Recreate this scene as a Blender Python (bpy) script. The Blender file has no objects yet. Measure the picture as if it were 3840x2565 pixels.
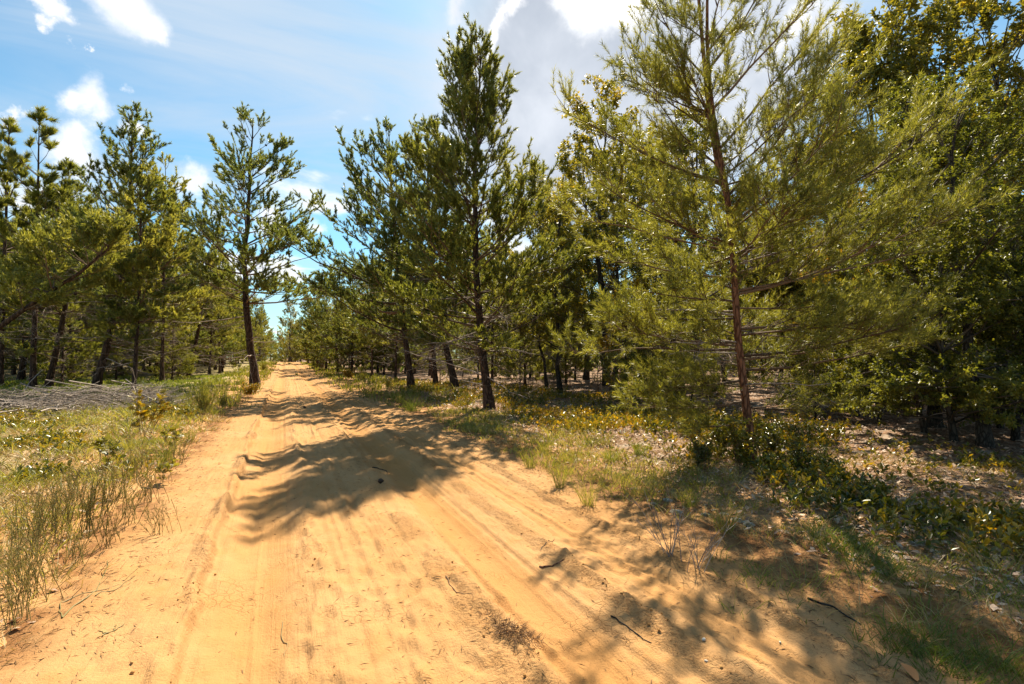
import bpy, math
import numpy as np
from mathutils import Vector, Matrix

sc = bpy.context.scene
col = sc.collection
R_ = math.radians

# ------------------------------------------------------------------ camera
YAW, PITCH, EYE, FPX, CX, CY = R_(24.0), R_(1.68), 1.60, 512.0, 512.0, 342.0
cam_d = bpy.data.cameras.new('camera')
cam_d.sensor_width = 36.0
cam_d.lens = 18.0
cam_d.clip_start = 0.05
cam_d.clip_end = 6000.0
cam = bpy.data.objects.new('camera', cam_d)
col.objects.link(cam)
cam.location = (0, 0, EYE)
cam.rotation_euler = (R_(90) + PITCH, 0, -YAW)
sc.camera = cam
FWD = np.array([math.sin(YAW) * math.cos(PITCH), math.cos(YAW) * math.cos(PITCH), math.sin(PITCH)])
RGT = np.array([math.cos(YAW), -math.sin(YAW), 0.0])
UPV = np.cross(RGT, FWD)


def ray(px, py):
    d = FWD + RGT * ((px - CX) / FPX) + UPV * ((CY - py) / FPX)
    return d


def rayn(px, py):
    d = ray(px, py)
    return d / np.linalg.norm(d)


# ------------------------------------------------------------------ light and sky
SUN_AZ, SUN_EL = R_(29.5), R_(48.5)          # azimuth clockwise from +Y
sdir = Vector((math.sin(SUN_AZ) * math.cos(SUN_EL), math.cos(SUN_AZ) * math.cos(SUN_EL), math.sin(SUN_EL)))
sun_d = bpy.data.lights.new('sun', 'SUN')
sun_d.energy = 5.0
sun_d.angle = R_(0.6)
sun_d.color = (1.0, 0.90, 0.70)
sun = bpy.data.objects.new('sun', sun_d)
col.objects.link(sun)
sun.rotation_euler = sdir.to_track_quat('Z', 'Y').to_euler()
sun.location = (0, 0, 40)

sc.view_settings.view_transform = 'Standard'
sc.view_settings.look = 'None'
sc.view_settings.gamma = 1.0
sc.view_settings.use_curve_mapping = False
sc.view_settings.exposure = 1.34
sc.render.engine = 'CYCLES'
sc.cycles.use_denoising = True
try:
    sc.cycles.denoiser = 'OPENIMAGEDENOISE'
    sc.cycles.denoising_prefilter = 'ACCURATE'
except Exception:
    pass
sc.cycles.use_adaptive_sampling = True
sc.cycles.adaptive_threshold = 0.015
sc.cycles.max_bounces = 10
sc.cycles.diffuse_bounces = 5
sc.cycles.glossy_bounces = 2
sc.cycles.transmission_bounces = 8
sc.cycles.caustics_reflective = False
sc.cycles.caustics_refractive = False
sc.cycles.sample_clamp_indirect = 6.0
sc.cycles.pixel_filter_type = 'BLACKMAN_HARRIS'


class NT:
    """small node-tree writer"""

    def __init__(self, tree):
        self.t = tree
        tree.nodes.clear()

    def n(self, kind, ins=None, **props):
        nd = self.t.nodes.new(kind)
        for k, v in props.items():
            setattr(nd, k, v)
        for k, v in (ins or {}).items():
            s = nd.inputs[k]
            if hasattr(v, 'is_output'):
                self.t.links.new(v, s)
            else:
                s.default_value = v
        return nd

    def math(self, op, a, b=0.0, clamp=False):
        nd = self.n('ShaderNodeMath', {0: a, 1: b}, operation=op, use_clamp=clamp)
        return nd.outputs[0]

    def vmath(self, op, a, b=(0, 0, 0)):
        nd = self.n('ShaderNodeVectorMath', {0: a, 1: b}, operation=op)
        return nd.outputs['Value'] if op in ('DISTANCE', 'LENGTH', 'DOT_PRODUCT') else nd.outputs[0]

    def scale(self, a, f):
        nd = self.n('ShaderNodeVectorMath', {0: a}, operation='SCALE')
        s = nd.inputs['Scale']
        if hasattr(f, 'is_output'):
            self.t.links.new(f, s)
        else:
            s.default_value = f
        return nd.outputs[0]

    def mix(self, f, a, b, blend='MIX'):
        nd = self.n('ShaderNodeMix', data_type='RGBA', blend_type=blend)
        for s, v in ((nd.inputs[0], f), (nd.inputs[6], a), (nd.inputs[7], b)):
            if hasattr(v, 'is_output'):
                self.t.links.new(v, s)
            else:
                s.default_value = v if not isinstance(v, tuple) or len(v) == 4 else (*v, 1.0)
        return nd.outputs[2]

    def ramp(self, f, a, b, c=0.0, d=1.0, smooth=True):
        nd = self.n('ShaderNodeMapRange', {0: f, 1: a, 2: b, 3: c, 4: d}, clamp=True)
        if smooth:
            nd.interpolation_type = 'SMOOTHSTEP'
        return nd.outputs[0]

    def noise(self, vec, scale, detail=4.0, rough=0.5, dist=0.0, color=False):
        ins = {'Scale': scale, 'Detail': detail, 'Roughness': rough, 'Distortion': dist}
        if vec is not None:
            ins['Vector'] = vec
        nd = self.n('ShaderNodeTexNoise', ins)
        return nd.outputs['Color'] if color else nd.outputs[0]


world = bpy.data.worlds.new('World')
sc.world = world
world.use_nodes = True
W = NT(world.node_tree)
SKYS = 0.062
CLOFF = (3.7, 0.0, 0.0)
sky = W.n('ShaderNodeTexSky', sky_type='NISHITA', sun_disc=False, sun_elevation=SUN_EL, sun_rotation=SUN_AZ,
          air_density=1.0, dust_density=0.6, ozone_density=1.0, altitude=40.0)
tc = W.n('ShaderNodeTexCoord').outputs['Generated']
sep = W.n('ShaderNodeSeparateXYZ', {0: tc})
zc = W.math('MAXIMUM', sep.outputs[2], 0.0)
inv = W.math('DIVIDE', 1.0, W.math('ADD', zc, 0.22))
plane = W.scale(tc, inv)


def cl(r, g, b, k=1.0):
    return (r * k / SKYS, g * k / SKYS, b * k / SKYS, 1.0)


skyc = W.mix(1.0, sky.outputs[0], (0.62, 0.98, 1.02), 'MULTIPLY')
# thin high veil, streaked from upper left to lower right
veil = W.noise(W.n('ShaderNodeMapping', {'Vector': plane, 'Rotation': (0, 0, R_(40)), 'Scale': (0.42, 1.7, 1.0)}).outputs[0], 1.7, 6.0, 0.58, 0.7)
vsoft = W.noise(plane, 0.9, 2.0, 0.5)
vmask = W.ramp(W.math('ADD', W.math('MULTIPLY', veil, 0.55), W.math('MULTIPLY', vsoft, 0.55)), 0.49, 0.74)
skyc = W.mix(W.math('MULTIPLY', vmask, 0.85), skyc, cl(0.265, 0.312, 0.365))
# cumulus drifting over the whole sky, thicker low over the horizon
cn = W.noise(W.vmath('ADD', plane, CLOFF), 1.7, 7.0, 0.56, 0.2)
cov = W.ramp(sep.outputs[2], 0.05, 0.55, 0.0, 0.10)
cm = W.ramp(W.math('SUBTRACT', cn, cov), 0.50, 0.61)
cshade = W.mix(W.ramp(cn, 0.54, 0.74), cl(0.54, 0.525, 0.51), cl(0.39, 0.40, 0.42))
skyc = W.mix(W.math('MULTIPLY', cm, 0.90), skyc, cshade)
# separate cumulus tufts
pn = W.noise(tc, 8.0, 9.0, 0.62, 0.0, True)
pert = W.vmath('SUBTRACT', pn, (0.5, 0.5, 0.5))
pa, pb_ = W.vmath('ADD', tc, W.scale(pert, .10)), W.vmath('ADD', tc, W.scale(pert, .15))
tuft = None
for (px, py, r, q) in ((124, 4, .036, 0), (136, 14, .028, 0), (146, 26, .016, 0), (112, -6, .03, 0), (95, 105, .026, 0), (78, 103, .018, 0), (106, 120, .018, 0), (140, 97, .010, 0),
                       (47, 10, .018, 1), (38, 27, .012, 1), (62, 57, .011, 1), (90, 60, .007, 1), (85, 143, .03, 1), (140, 140, .018, 1), (22, 104, .012, 1),
                       (275, 222, .024, 0), (312, 225, .016, 0), (188, 182, .03, 1), (60, 205, .05, 1), (464, 12, .022, 1), (772, 72, .045, 1), (812, 20, .035, 1)):
    d = W.vmath('DISTANCE', pb_ if q else pa, tuple(rayn(px, py)))
    m = W.ramp(d, r * 1.35, r * 0.35)
    tuft = m if tuft is None else W.math('MAXIMUM', tuft, m)
skyc = W.mix(W.math('MULTIPLY', tuft, 0.82), skyc, cl(0.50, 0.49, 0.49))
# the big grey cloud in front of the sun: soft below, bright along its upper rim
gn = W.noise(tc, 5.0, 5.0, 0.55, 0.3)
grey = W.mix(W.ramp(gn, 0.30, 0.70), cl(0.225, 0.25, 0.29), cl(0.335, 0.355, 0.39))
soft = W.math('MAXIMUM', W.ramp(W.vmath('DISTANCE', pa, tuple(rayn(580, 95))), .34, .15), W.ramp(W.vmath('DISTANCE', pa, tuple(rayn(680, 60))), .34, .14))
skyc = W.mix(soft, skyc, grey)
big = None
for (px, py, r) in ((562, 60, .125), (585, 10, .125), (640, 40, .17), (700, 0, .16), (600, -60, .13)):
    d = W.math('DIVIDE', W.vmath('DISTANCE', pa, tuple(rayn(px, py))), r)
    big = d if big is None else W.math('SMOOTH_MIN', big, d)
    if big is not d:
        big.node.inputs[2].default_value = 0.10
bm = W.ramp(big, 1.04, 0.90)
lowfade = W.ramp(sep.outputs[2], 0.42, 0.54)
bcol = W.mix(W.math('MULTIPLY', lowfade, W.ramp(big, 0.80, 1.0)), grey, cl(0.66, 0.645, 0.63))
bgl = W.vmath('DISTANCE', pb_, tuple(rayn(603, -28)))
bcol = W.mix(W.ramp(bgl, 0.11, 0.02), bcol, cl(0.90, 0.875, 0.84))
skyc = W.mix(W.math('MULTIPLY', bm, W.ramp(sep.outputs[2], 0.36, 0.48)), skyc, bcol)
bg = W.n('ShaderNodeBackground', {'Color': skyc, 'Strength': SKYS})
wo = W.n('ShaderNodeOutputWorld', {'Surface': bg.outputs[0]})


# ------------------------------------------------------------------ materials
def new_mat(name):
    m = bpy.data.materials.new(name)
    m.use_nodes = True
    return m, NT(m.node_tree)


def leaf_material(name, cols, trans, rough=0.45, spec=0.5, tint=(1.25, 1.15, 0.5), nscale=0.9):
    """foliage: colour picked per leaf and per clump, light passing through"""
    m, T = new_mat(name)
    geo = T.n('ShaderNodeNewGeometry')
    oi = T.n('ShaderNodeObjectInfo')
    tcn = T.n('ShaderNodeTexCoord')
    clump = T.noise(tcn.outputs['Object'], nscale, 2.0, 0.5)
    f = T.math('ADD', T.math('MULTIPLY', geo.outputs['Random Per Island'], 0.55),
               T.math('ADD', T.math('MULTIPLY', T.math('SUBTRACT', clump, 0.5), 1.1),
                      T.math('MULTIPLY', oi.outputs['Random'], 0.30)))
    cr = T.n('ShaderNodeValToRGB', {0: f})
    el = cr.color_ramp.elements
    while len(el) < len(cols):
        el.new(0.5)
    for e, (pos, c) in zip(el, cols):
        e.position = pos
        e.color = (*c, 1)
    base = cr.outputs[0]
    pb = T.n('ShaderNodeBsdfPrincipled', {'Base Color': base, 'Roughness': rough, 'Specular IOR Level': spec})
    tr = T.n('ShaderNodeBsdfTranslucent', {'Color': T.mix(1.0, base, tint, 'MULTIPLY')})
    mx = T.n('ShaderNodeMixShader', {0: trans, 1: pb.outputs[0], 2: tr.outputs[0]})
    T.n('ShaderNodeOutputMaterial', {'Surface': mx.outputs[0]})
    return m


def bark_material(name, ca, cb, vs=(9, 9, 1.6), bump=0.6):
    m, T = new_mat(name)
    tcn = T.n('ShaderNodeTexCoord').outputs['Object']
    mp_ = T.n('ShaderNodeMapping', {'Vector': tcn, 'Scale': vs}).outputs[0]
    n1 = T.noise(mp_, 2.0, 5.0, 0.62, 0.3)
    vo = T.n('ShaderNodeTexVoronoi', {'Vector': T.vmath('ADD', mp_, T.scale(T.noise(mp_, 1.3, 3.0, color=True), 0.7)),
                                      'Scale': 1.6}, feature='DISTANCE_TO_EDGE').outputs[0]
    crack = T.ramp(vo, 0.0, 0.22)
    big_ = T.noise(tcn, 1.1, 2.0)
    c = T.mix(T.ramp(n1, 0.32, 0.68), ca, cb)
    c = T.mix(T.ramp(big_, 0.35, 0.7), c, tuple(0.6 * a + 0.4 * b for a, b in zip(ca, cb)))
    c = T.mix(crack, tuple(0.45 * a for a in ca), c)
    hgt = T.math('ADD', T.math('MULTIPLY', crack, 0.6), T.math('MULTIPLY', n1, 0.5))
    bp = T.n('ShaderNodeBump', {'Height': hgt, 'Strength': bump, 'Distance': 0.02})
    pb = T.n('ShaderNodeBsdfPrincipled', {'Base Color': c, 'Roughness': 0.88, 'Specular IOR Level': 0.2, 'Normal': bp.outputs[0]})
    T.n('ShaderNodeOutputMaterial', {'Surface': pb.outputs[0]})
    return m


def plain_material(name, ca, cb, rough=0.85, spec=0.2, scale=6.0, island=True):
    m, T = new_mat(name)
    geo = T.n('ShaderNodeNewGeometry')
    tcn = T.n('ShaderNodeTexCoord').outputs['Object']
    f = T.noise(tcn, scale, 3.0)
    if island:
        f = T.math('ADD', T.math('MULTIPLY', f, 0.5), T.math('MULTIPLY', geo.outputs['Random Per Island'], 0.6))
    c = T.mix(T.ramp(f, 0.25, 0.8), ca, cb)
    pb = T.n('ShaderNodeBsdfPrincipled', {'Base Color': c, 'Roughness': rough, 'Specular IOR Level': spec})
    T.n('ShaderNodeOutputMaterial', {'Surface': pb.outputs[0]})
    return m


M = {}
M['needle'] = leaf_material('pine_needles', [(0.0, (.085, .108, .024)), (.35, (.190, .205, .046)), (.7, (.310, .305, .074)), (1.0, (.430, .390, .125))],
                            0.54, 0.42, 0.55, (1.40, 1.25, 0.55))
M['needle_near'] = leaf_material('bright_pine_needles', [(0.0, (.105, .120, .024)), (.35, (.210, .218, .046)), (.7, (.310, .305, .074)), (1.0, (.43, .39, .125))],
                                 0.55, 0.42, 0.55, (1.40, 1.25, 0.52))
M['needle_dark'] = leaf_material('deep_green_pine_needles', [(0.0, (.066, .098, .030)), (.4, (.145, .176, .050)), (.8, (.245, .260, .078)), (1.0, (.36, .35, .115))],
                                 0.52, 0.42, 0.55, (1.38, 1.27, 0.55))
M['oak_leaf'] = leaf_material('dark_oak_leaves', [(0.0, (.055, .072, .018)), (.4, (.120, .138, .028)), (.8, (.21, .21, .042)), (1.0, (.40, .31, .045))],
                              0.50, 0.46, 0.40, (1.55, 1.35, 0.45))
M['oak_leaf_mid'] = leaf_material('olive_oak_leaves', [(0.0, (.090, .098, .022)), (.4, (.18, .18, .034)), (.75, (.31, .27, .045)), (1.0, (.50, .36, .045))],
                                  0.50, 0.42, 0.45, (1.4, 1.2, 0.4))
M['oak_leaf_gold'] = leaf_material('golden_oak_leaves', [(0.0, (.12, .12, .018)), (.4, (.28, .21, .022)), (.8, (.45, .29, .025)), (1.0, (.55, .33, .06))],
                                   0.45, 0.35, 0.5, (1.3, 1.05, 0.3))
M['cover_leaf'] = leaf_material('ground_cover_leaves', [(0.0, (.060, .080, .014)), (.35, (.17, .16, .018)), (.65, (.40, .27, .022)), (1.0, (.50, .22, .025))],
                                0.38, 0.30, 0.6, (1.3, 1.1, 0.3), 1.1)
M['cover_green'] = leaf_material('green_cover_leaves', [(0.0, (.035, .050, .010)), (.40, (.095, .110, .016)), (.72, (.26, .20, .022)), (1.0, (.50, .31, .024))],
                                 0.40, 0.30, 0.6, (1.3, 1.2, 0.35), 1.1)
M['grass'] = leaf_material('grass_blades', [(0.0, (.11, .125, .022)), (.4, (.22, .225, .045)), (.75, (.38, .33, .085)), (1.0, (.52, .41, .17))],
                           0.42, 0.45, 0.4, (1.25, 1.15, 0.5), 1.4)
M['grass_green'] = leaf_material('green_grass_blades', [(0.0, (.080, .115, .020)), (.5, (.17, .205, .036)), (1.0, (.32, .31, .07))],
                                 0.42, 0.45, 0.4, (1.25, 1.2, 0.45), 1.4)
M['grass_dry'] = leaf_material('dry_grass_blades', [(0.0, (.22, .155, .06)), (.5, (.40, .30, .13)), (1.0, (.58, .46, .25))],
                               0.28, 0.55, 0.3, (1.2, 1.0, 0.6), 1.4)
M['broom'] = leaf_material('broom_stems', [(0.0, (.13, .12, .034)), (.5, (.25, .215, .075)), (1.0, (.42, .33, .15))], 0.32, 0.5, 0.3, (1.2, 1.1, .5), 2.0)
M['bark'] = bark_material('dark_pine_bark', (.052, .030, .020), (.125, .078, .052))
M['bark_red'] = bark_material('red_pine_bark', (.17, .072, .038), (.33, .165, .095), (14, 14, 3.0), 0.4)
M['bark_oak'] = bark_material('oak_bark', (.040, .032, .024), (.095, .078, .060), (10, 10, 3.0))
M['branch'] = plain_material('branch_wood', (.075, .046, .028), (.18, .115, .072))
M['branch_oak'] = plain_material('oak_branch_wood', (.045, .035, .026), (.11, .088, .066))
M['dead'] = plain_material('dead_wood', (.15, .11, .085), (.33, .26, .215))
M['grey_stick'] = plain_material('weathered_sticks', (.12, .092, .076), (.40, .33, .28))
M['cone'] = plain_material('cone_scales', (.020, .013, .009), (.060, .038, .025), 0.7)
M['litter'] = plain_material('fallen_leaves', (.20, .105, .060), (.58, .40, .27), 0.6, 0.35, 3.0)
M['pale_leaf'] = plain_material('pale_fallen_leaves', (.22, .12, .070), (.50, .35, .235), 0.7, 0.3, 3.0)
M['debris'] = plain_material('brown_needle_debris', (.085, .042, .020), (.24, .135, .065), 0.8, 0.2, 3.0)
M['lichen'] = plain_material('pale_lichen', (.36, .32, .24), (.60, .54, .43), 0.95, 0.05, 9.0)
M['pebble'] = plain_material('white_pebble', (.45, .37, .27), (.62, .54, .43), 0.7, 0.3, 9.0)
M['orange_leaf'] = plain_material('orange_leaf', (.50, .17, .045), (.62, .25, .08), 0.6, 0.3, 9.0)
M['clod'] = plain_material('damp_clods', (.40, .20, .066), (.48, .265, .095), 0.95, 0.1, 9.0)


def sand_nodes(T, pos):
    """warm yellow sand: broad tone, grain and bump"""
    n1 = T.noise(pos, 0.8, 4.0, 0.55)
    n2 = T.noise(pos, 5.0, 5.0, 0.6)
    n3 = T.noise(pos, 70.0, 3.0, 0.7)
    gr = T.noise(pos, 260.0, 2.0, 0.6)
    c = T.mix(T.ramp(n1, 0.3, 0.7), (0.397, 0.211, 0.081), (0.440, 0.249, 0.109))
    c = T.mix(T.math('MULTIPLY', T.ramp(n2, 0.48, 0.72), 0.45), c, (0.389, 0.187, 0.059))
    c = T.mix(T.math('MULTIPLY', T.ramp(n3, 0.56, 0.75), 0.35), c, (0.303, 0.146, 0.050))
    c = T.mix(T.math('MULTIPLY', T.ramp(gr, 0.60, 0.78), 0.40), c, (0.259, 0.123, 0.043))
    c = T.mix(T.math('MULTIPLY', T.ramp(gr, 0.40, 0.24), 0.25), c, (0.553, 0.356, 0.187))
    h = T.math('ADD', T.math('MULTIPLY', n2, 0.5), T.math('ADD', T.math('MULTIPLY', n3, 0.16), T.math('MULTIPLY', gr, 0.05)))
    return c, h


def make_sand():
    m, T = new_mat('yellow_sand')
    pos = T.n('ShaderNodeTexCoord').outputs['Object']
    c, h = sand_nodes(T, pos)
    # drag marks drawn out along the direction of travel
    dr = T.n('ShaderNodeMapping', {'Vector': pos, 'Scale': (22, 0.6, 1)}).outputs[0]
    n6 = T.noise(dr, 1.0, 4.0, 0.6, 0.4)
    cr = T.n('ShaderNodeTexVoronoi', {'Vector': T.vmath('ADD', pos, T.scale(T.noise(pos, 9.0, 4.0, color=True), 0.12)), 'Scale': 14.0}, feature='DISTANCE_TO_EDGE').outputs[0]
    crust = T.ramp(T.noise(pos, 1.7, 4.0, 0.6), 0.50, 0.64)
    crk = T.math('MULTIPLY', T.ramp(cr, 0.06, 0.0), crust)
    c = T.mix(T.math('MULTIPLY', crk, 0.22), c, (0.259, 0.112, 0.037))
    c = T.mix(T.math('MULTIPLY', T.math('MULTIPLY', T.ramp(n6, 0.50, 0.70), T.ramp(T.noise(pos, 0.7, 3.0), 0.4, 0.62)), 0.26), c, (0.328, 0.152, 0.050))
    px_ = T.n('ShaderNodeSeparateXYZ', {0: pos}).outputs[0]
    wv = T.math('ADD', px_, T.math('MULTIPLY', T.math('SUBTRACT', T.noise(pos, 2.4, 4.0, 0.6), 0.5), 0.16))

    def lane(c0, w0):
        return T.ramp(T.math('ABSOLUTE', T.math('SUBTRACT', wv, c0)), w0, w0 * 0.45)
    # packed, rust-coloured sand in the wheel tracks; loose dark crumbs on the ridges between
    c = T.mix(T.math('MULTIPLY', lane(1.52, .27), 0.55), c, (0.363, 0.170, 0.050))
    c = T.mix(T.math('MULTIPLY', lane(-.18, .30), 0.35), c, (0.397, 0.195, 0.061))
    c = T.mix(T.math('MULTIPLY', lane(2.45, .20), 0.35), c, (0.372, 0.179, 0.055))
    crumb = T.math('MAXIMUM', T.math('MAXIMUM', lane(2.04, .13), T.math('MULTIPLY', lane(1.12, .20), T.ramp(T.noise(pos, 1.1, 3.0), 0.42, 0.60))), T.math('MAXIMUM', T.math('MULTIPLY', lane(-.56, .10), T.ramp(T.noise(pos, 0.8, 3.0), 0.48, 0.60)), T.math('MAXIMUM', lane(2.80, .10), T.ramp(px_, 2.9, 3.6))))
    cn_ = T.noise(pos, 38.0, 4.0, 0.7)
    c = T.mix(T.math('MULTIPLY', crumb, T.math('MULTIPLY', T.ramp(cn_, 0.50, 0.66), 0.55)), c, (0.172, 0.075, 0.028))
    h = T.math('ADD', h, T.math('MULTIPLY', T.math('MULTIPLY', crumb, cn_), 0.9))
    bank = T.math('MAXIMUM', T.ramp(wv, 2.9, 3.7), T.ramp(wv, -.95, -1.35))
    c = T.mix(T.math('MULTIPLY', bank, T.ramp(T.noise(pos, 3.2, 5.0, 0.65), 0.36, 0.60)), c, (0.228, 0.105, 0.040))
    sp = T.noise(pos, 130.0, 1.0, 0.5)
    c = T.mix(T.math('MULTIPLY', T.ramp(sp, 0.70, 0.76), 0.75), c, (0.113, 0.051, 0.024))
    h = T.math('ADD', h, T.math('SUBTRACT', T.math('MULTIPLY', n6, 0.22), T.math('MULTIPLY', crk, 0.12)))
    bp = T.n('ShaderNodeBump', {'Height': h, 'Strength': 0.8, 'Distance': 0.05})
    pb = T.n('ShaderNodeBsdfPrincipled', {'Base Color': c, 'Roughness': 0.95, 'Specular IOR Level': 0.08, 'Normal': bp.outputs[0]})
    T.n('ShaderNodeOutputMaterial', {'Surface': pb.outputs[0]})
    return m


def make_ground():
    m, T = new_mat('forest_floor')
    pos = T.n('ShaderNodeTexCoord').outputs['Object']
    c, h = sand_nodes(T, pos)
    sx = T.n('ShaderNodeSeparateXYZ', {0: pos}).outputs[0]
    sy = T.n('ShaderNodeSeparateXYZ', {0: pos}).outputs[1]
    wob = T.math('MULTIPLY', T.math('SUBTRACT', T.noise(pos, 0.9, 5.0, 0.6), 0.5), 3.2)
    # distance from the middle of the road
    dx = T.math('ABSOLUTE', T.math('SUBTRACT', sx, 0.95))
    bare = T.ramp(T.math('ADD', dx, wob), 2.9, 4.6, 1.0, 0.0)
    n4 = T.noise(pos, 2.3, 6.0, 0.65)
    n5 = T.noise(pos, 22.0, 4.0, 0.7)
    litter = T.mix(T.ramp(n5, 0.35, 0.65), (.115, .062, .034), (.30, .185, .115))
    litter = T.mix(T.ramp(n4, 0.50, 0.72), litter, (.40, .335, .265))
    moss = T.mix(T.ramp(n5, 0.35, 0.65), (.085, .080, .022), (.22, .19, .065))
    side = T.ramp(sx, 0.0, 2.0)
    g = T.mix(side, T.mix(T.ramp(n4, 0.62, 0.42), (.40, .29, .17), moss), litter)
    c = T.mix(bare, g, c)
    h = T.math('ADD', h, T.math('MULTIPLY', n5, 0.35))
    bp = T.n('ShaderNodeBump', {'Height': h, 'Strength': 0.7, 'Distance': 0.05})
    pb = T.n('ShaderNodeBsdfPrincipled', {'Base Color': c, 'Roughness': 0.95, 'Specular IOR Level': 0.08, 'Normal': bp.outputs[0]})
    T.n('ShaderNodeOutputMaterial', {'Surface': pb.outputs[0]})
    return m


M['sand'] = make_sand()
M['ground'] = make_ground()


# ------------------------------------------------------------------ mesh helpers
def mesh_np(name, V, faces, smooth=False):
    """faces: list of (n,k) index arrays"""
    me = bpy.data.meshes.new(name)
    V = np.asarray(V, dtype=np.float32)
    me.vertices.add(len(V))
    me.vertices.foreach_set('co', V.ravel())
    faces = [np.asarray(f, dtype=np.int32) for f in faces if len(f)]
    tot = np.concatenate([np.full(len(f), f.shape[1], np.int32) for f in faces])
    idx = np.concatenate([f.ravel() for f in faces])
    me.loops.add(len(idx))
    me.loops.foreach_set('vertex_index', idx)
    me.polygons.add(len(tot))
    st = np.zeros(len(tot), np.int32)
    st[1:] = np.cumsum(tot)[:-1]
    me.polygons.foreach_set('loop_start', st)
    try:
        me.polygons.foreach_set('loop_total', tot)
    except Exception:
        pass
    if smooth:
        me.polygons.foreach_set('use_smooth', np.ones(len(tot), bool))
    me.update(calc_edges=True)
    return me


class Geo:
    def __init__(self):
        self.V, self.F, self.n = [], {}, 0

    def add(self, V, F):
        V = np.asarray(V, float).reshape(-1, 3)
        F = np.asarray(F, int)
        self.F.setdefault(F.shape[1], []).append(F + self.n)
        self.V.append(V)
        self.n += len(V)

    def mesh(self, name, smooth=False):
        return mesh_np(name, np.concatenate(self.V), [np.concatenate(f) for f in self.F.values()], smooth)


def link(name, data, parent=None, mat=None):
    o = bpy.data.objects.new(name, data)
    col.objects.link(o)
    if parent is not None:
        o.parent = parent
    if mat is not None and data is not None and not data.materials:
        data.materials.append(M[mat])
    return o


def tag(o, label=None, cat=None, group=None, kind=None):
    for k, v in (('label', label), ('category', cat), ('group', group), ('kind', kind)):
        if v is not None:
            o[k] = v
    return o


def copy_tree(o, parent=None):
    c = o.copy()
    col.objects.link(c)
    c.parent = parent
    for ch in KIDS.get(o.name, ()):
        k = copy_tree(ch, c)
        KIDS.setdefault(c.name, []).append(k)
    return c


KIDS = {}


def nrm(a):
    return a / np.maximum(np.linalg.norm(a, axis=-1, keepdims=True), 1e-9)


def perp(d, g):
    """random unit vectors at right angles to d"""
    r = g.normal(size=d.shape)
    r -= d * np.sum(r * d, -1, keepdims=True)
    return nrm(r)


def tubes(G, P, Rr, S=5):
    """P (B,K,3) centre lines, Rr (B,K) radii"""
    B, K, _ = P.shape
    T = np.empty_like(P)
    T[:, 1:-1] = P[:, 2:] - P[:, :-2]
    T[:, 0] = P[:, 1] - P[:, 0]
    T[:, -1] = P[:, -1] - P[:, -2]
    T = nrm(T)
    ref = np.where(np.abs(T[:, :1, 2:3]) > 0.8, np.array([1.0, 0, 0]), np.array([0, 0, 1.0]))
    U = nrm(np.cross(T, np.broadcast_to(ref, T.shape)))
    Wv = np.cross(T, U)
    a = np.arange(S) * 2 * np.pi / S
    ring = (P[:, :, None] + Rr[:, :, None, None] * (np.cos(a)[None, None, :, None] * U[:, :, None] + np.sin(a)[None, None, :, None] * Wv[:, :, None]))
    b, k, s = np.meshgrid(np.arange(B), np.arange(K - 1), np.arange(S), indexing='ij')
    i0 = (b * K + k) * S + s
    i1 = (b * K + k) * S + (s + 1) % S
    F = np.stack([i0, i1, i1 + S, i0 + S], -1).reshape(-1, 4)
    G.add(ring.reshape(-1, 3), F)


def along(P, s):
    """points and tangents on polylines P (B,K,3) at parameters s (B,)"""
    K = P.shape[1]
    f = np.clip(s, 0, 0.9999) * (K - 1)
    i = f.astype(int)
    t = (f - i)[:, None]
    r = np.arange(len(P))
    a, b = P[r, i], P[r, i + 1]
    return a + (b - a) * t, nrm(b - a)


def curve(p0, d0, L, up, K, g, wob=0.04):
    """arcs starting at p0 along d0, bending by vector up"""
    t = np.linspace(0, 1, K)[None, :, None]
    P = p0[:, None] + L[:, None, None] * (t * d0[:, None] + t * t * up[:, None])
    j = g.normal(size=(len(p0), K, 3)) * (wob * L)[:, None, None] * t
    return P + np.cumsum(j, 1) * 0.6


def needles(G, p0, d, ln, count, nl, nw, g, spread=(24, 58)):
    """thin blades round shoots; count per shoot is an int array"""
    i = np.repeat(np.arange(len(p0)), count)
    n = len(i)
    u = g.random(n) ** 0.8
    base = p0[i] + d[i] * (u * ln[i])[:, None]
    th = np.radians(g.uniform(spread[0], spread[1], n) * (1.1 - 0.45 * u))
    pr = perp(d[i], g)
    nd = nrm(d[i] * np.cos(th)[:, None] + pr * np.sin(th)[:, None] + np.array([0, 0, 0.05]))
    L = nl * g.uniform(0.7, 1.15, n)
    side = nrm(np.cross(nd, g.normal(size=(n, 3)))) * (nw * 0.5 * g.uniform(0.7, 1.3, n))[:, None]
    V = np.stack([base - side, base + side, base + nd * L[:, None]], 1)
    G.add(V.reshape(-1, 3), np.arange(3 * n).reshape(-1, 3))


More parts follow.
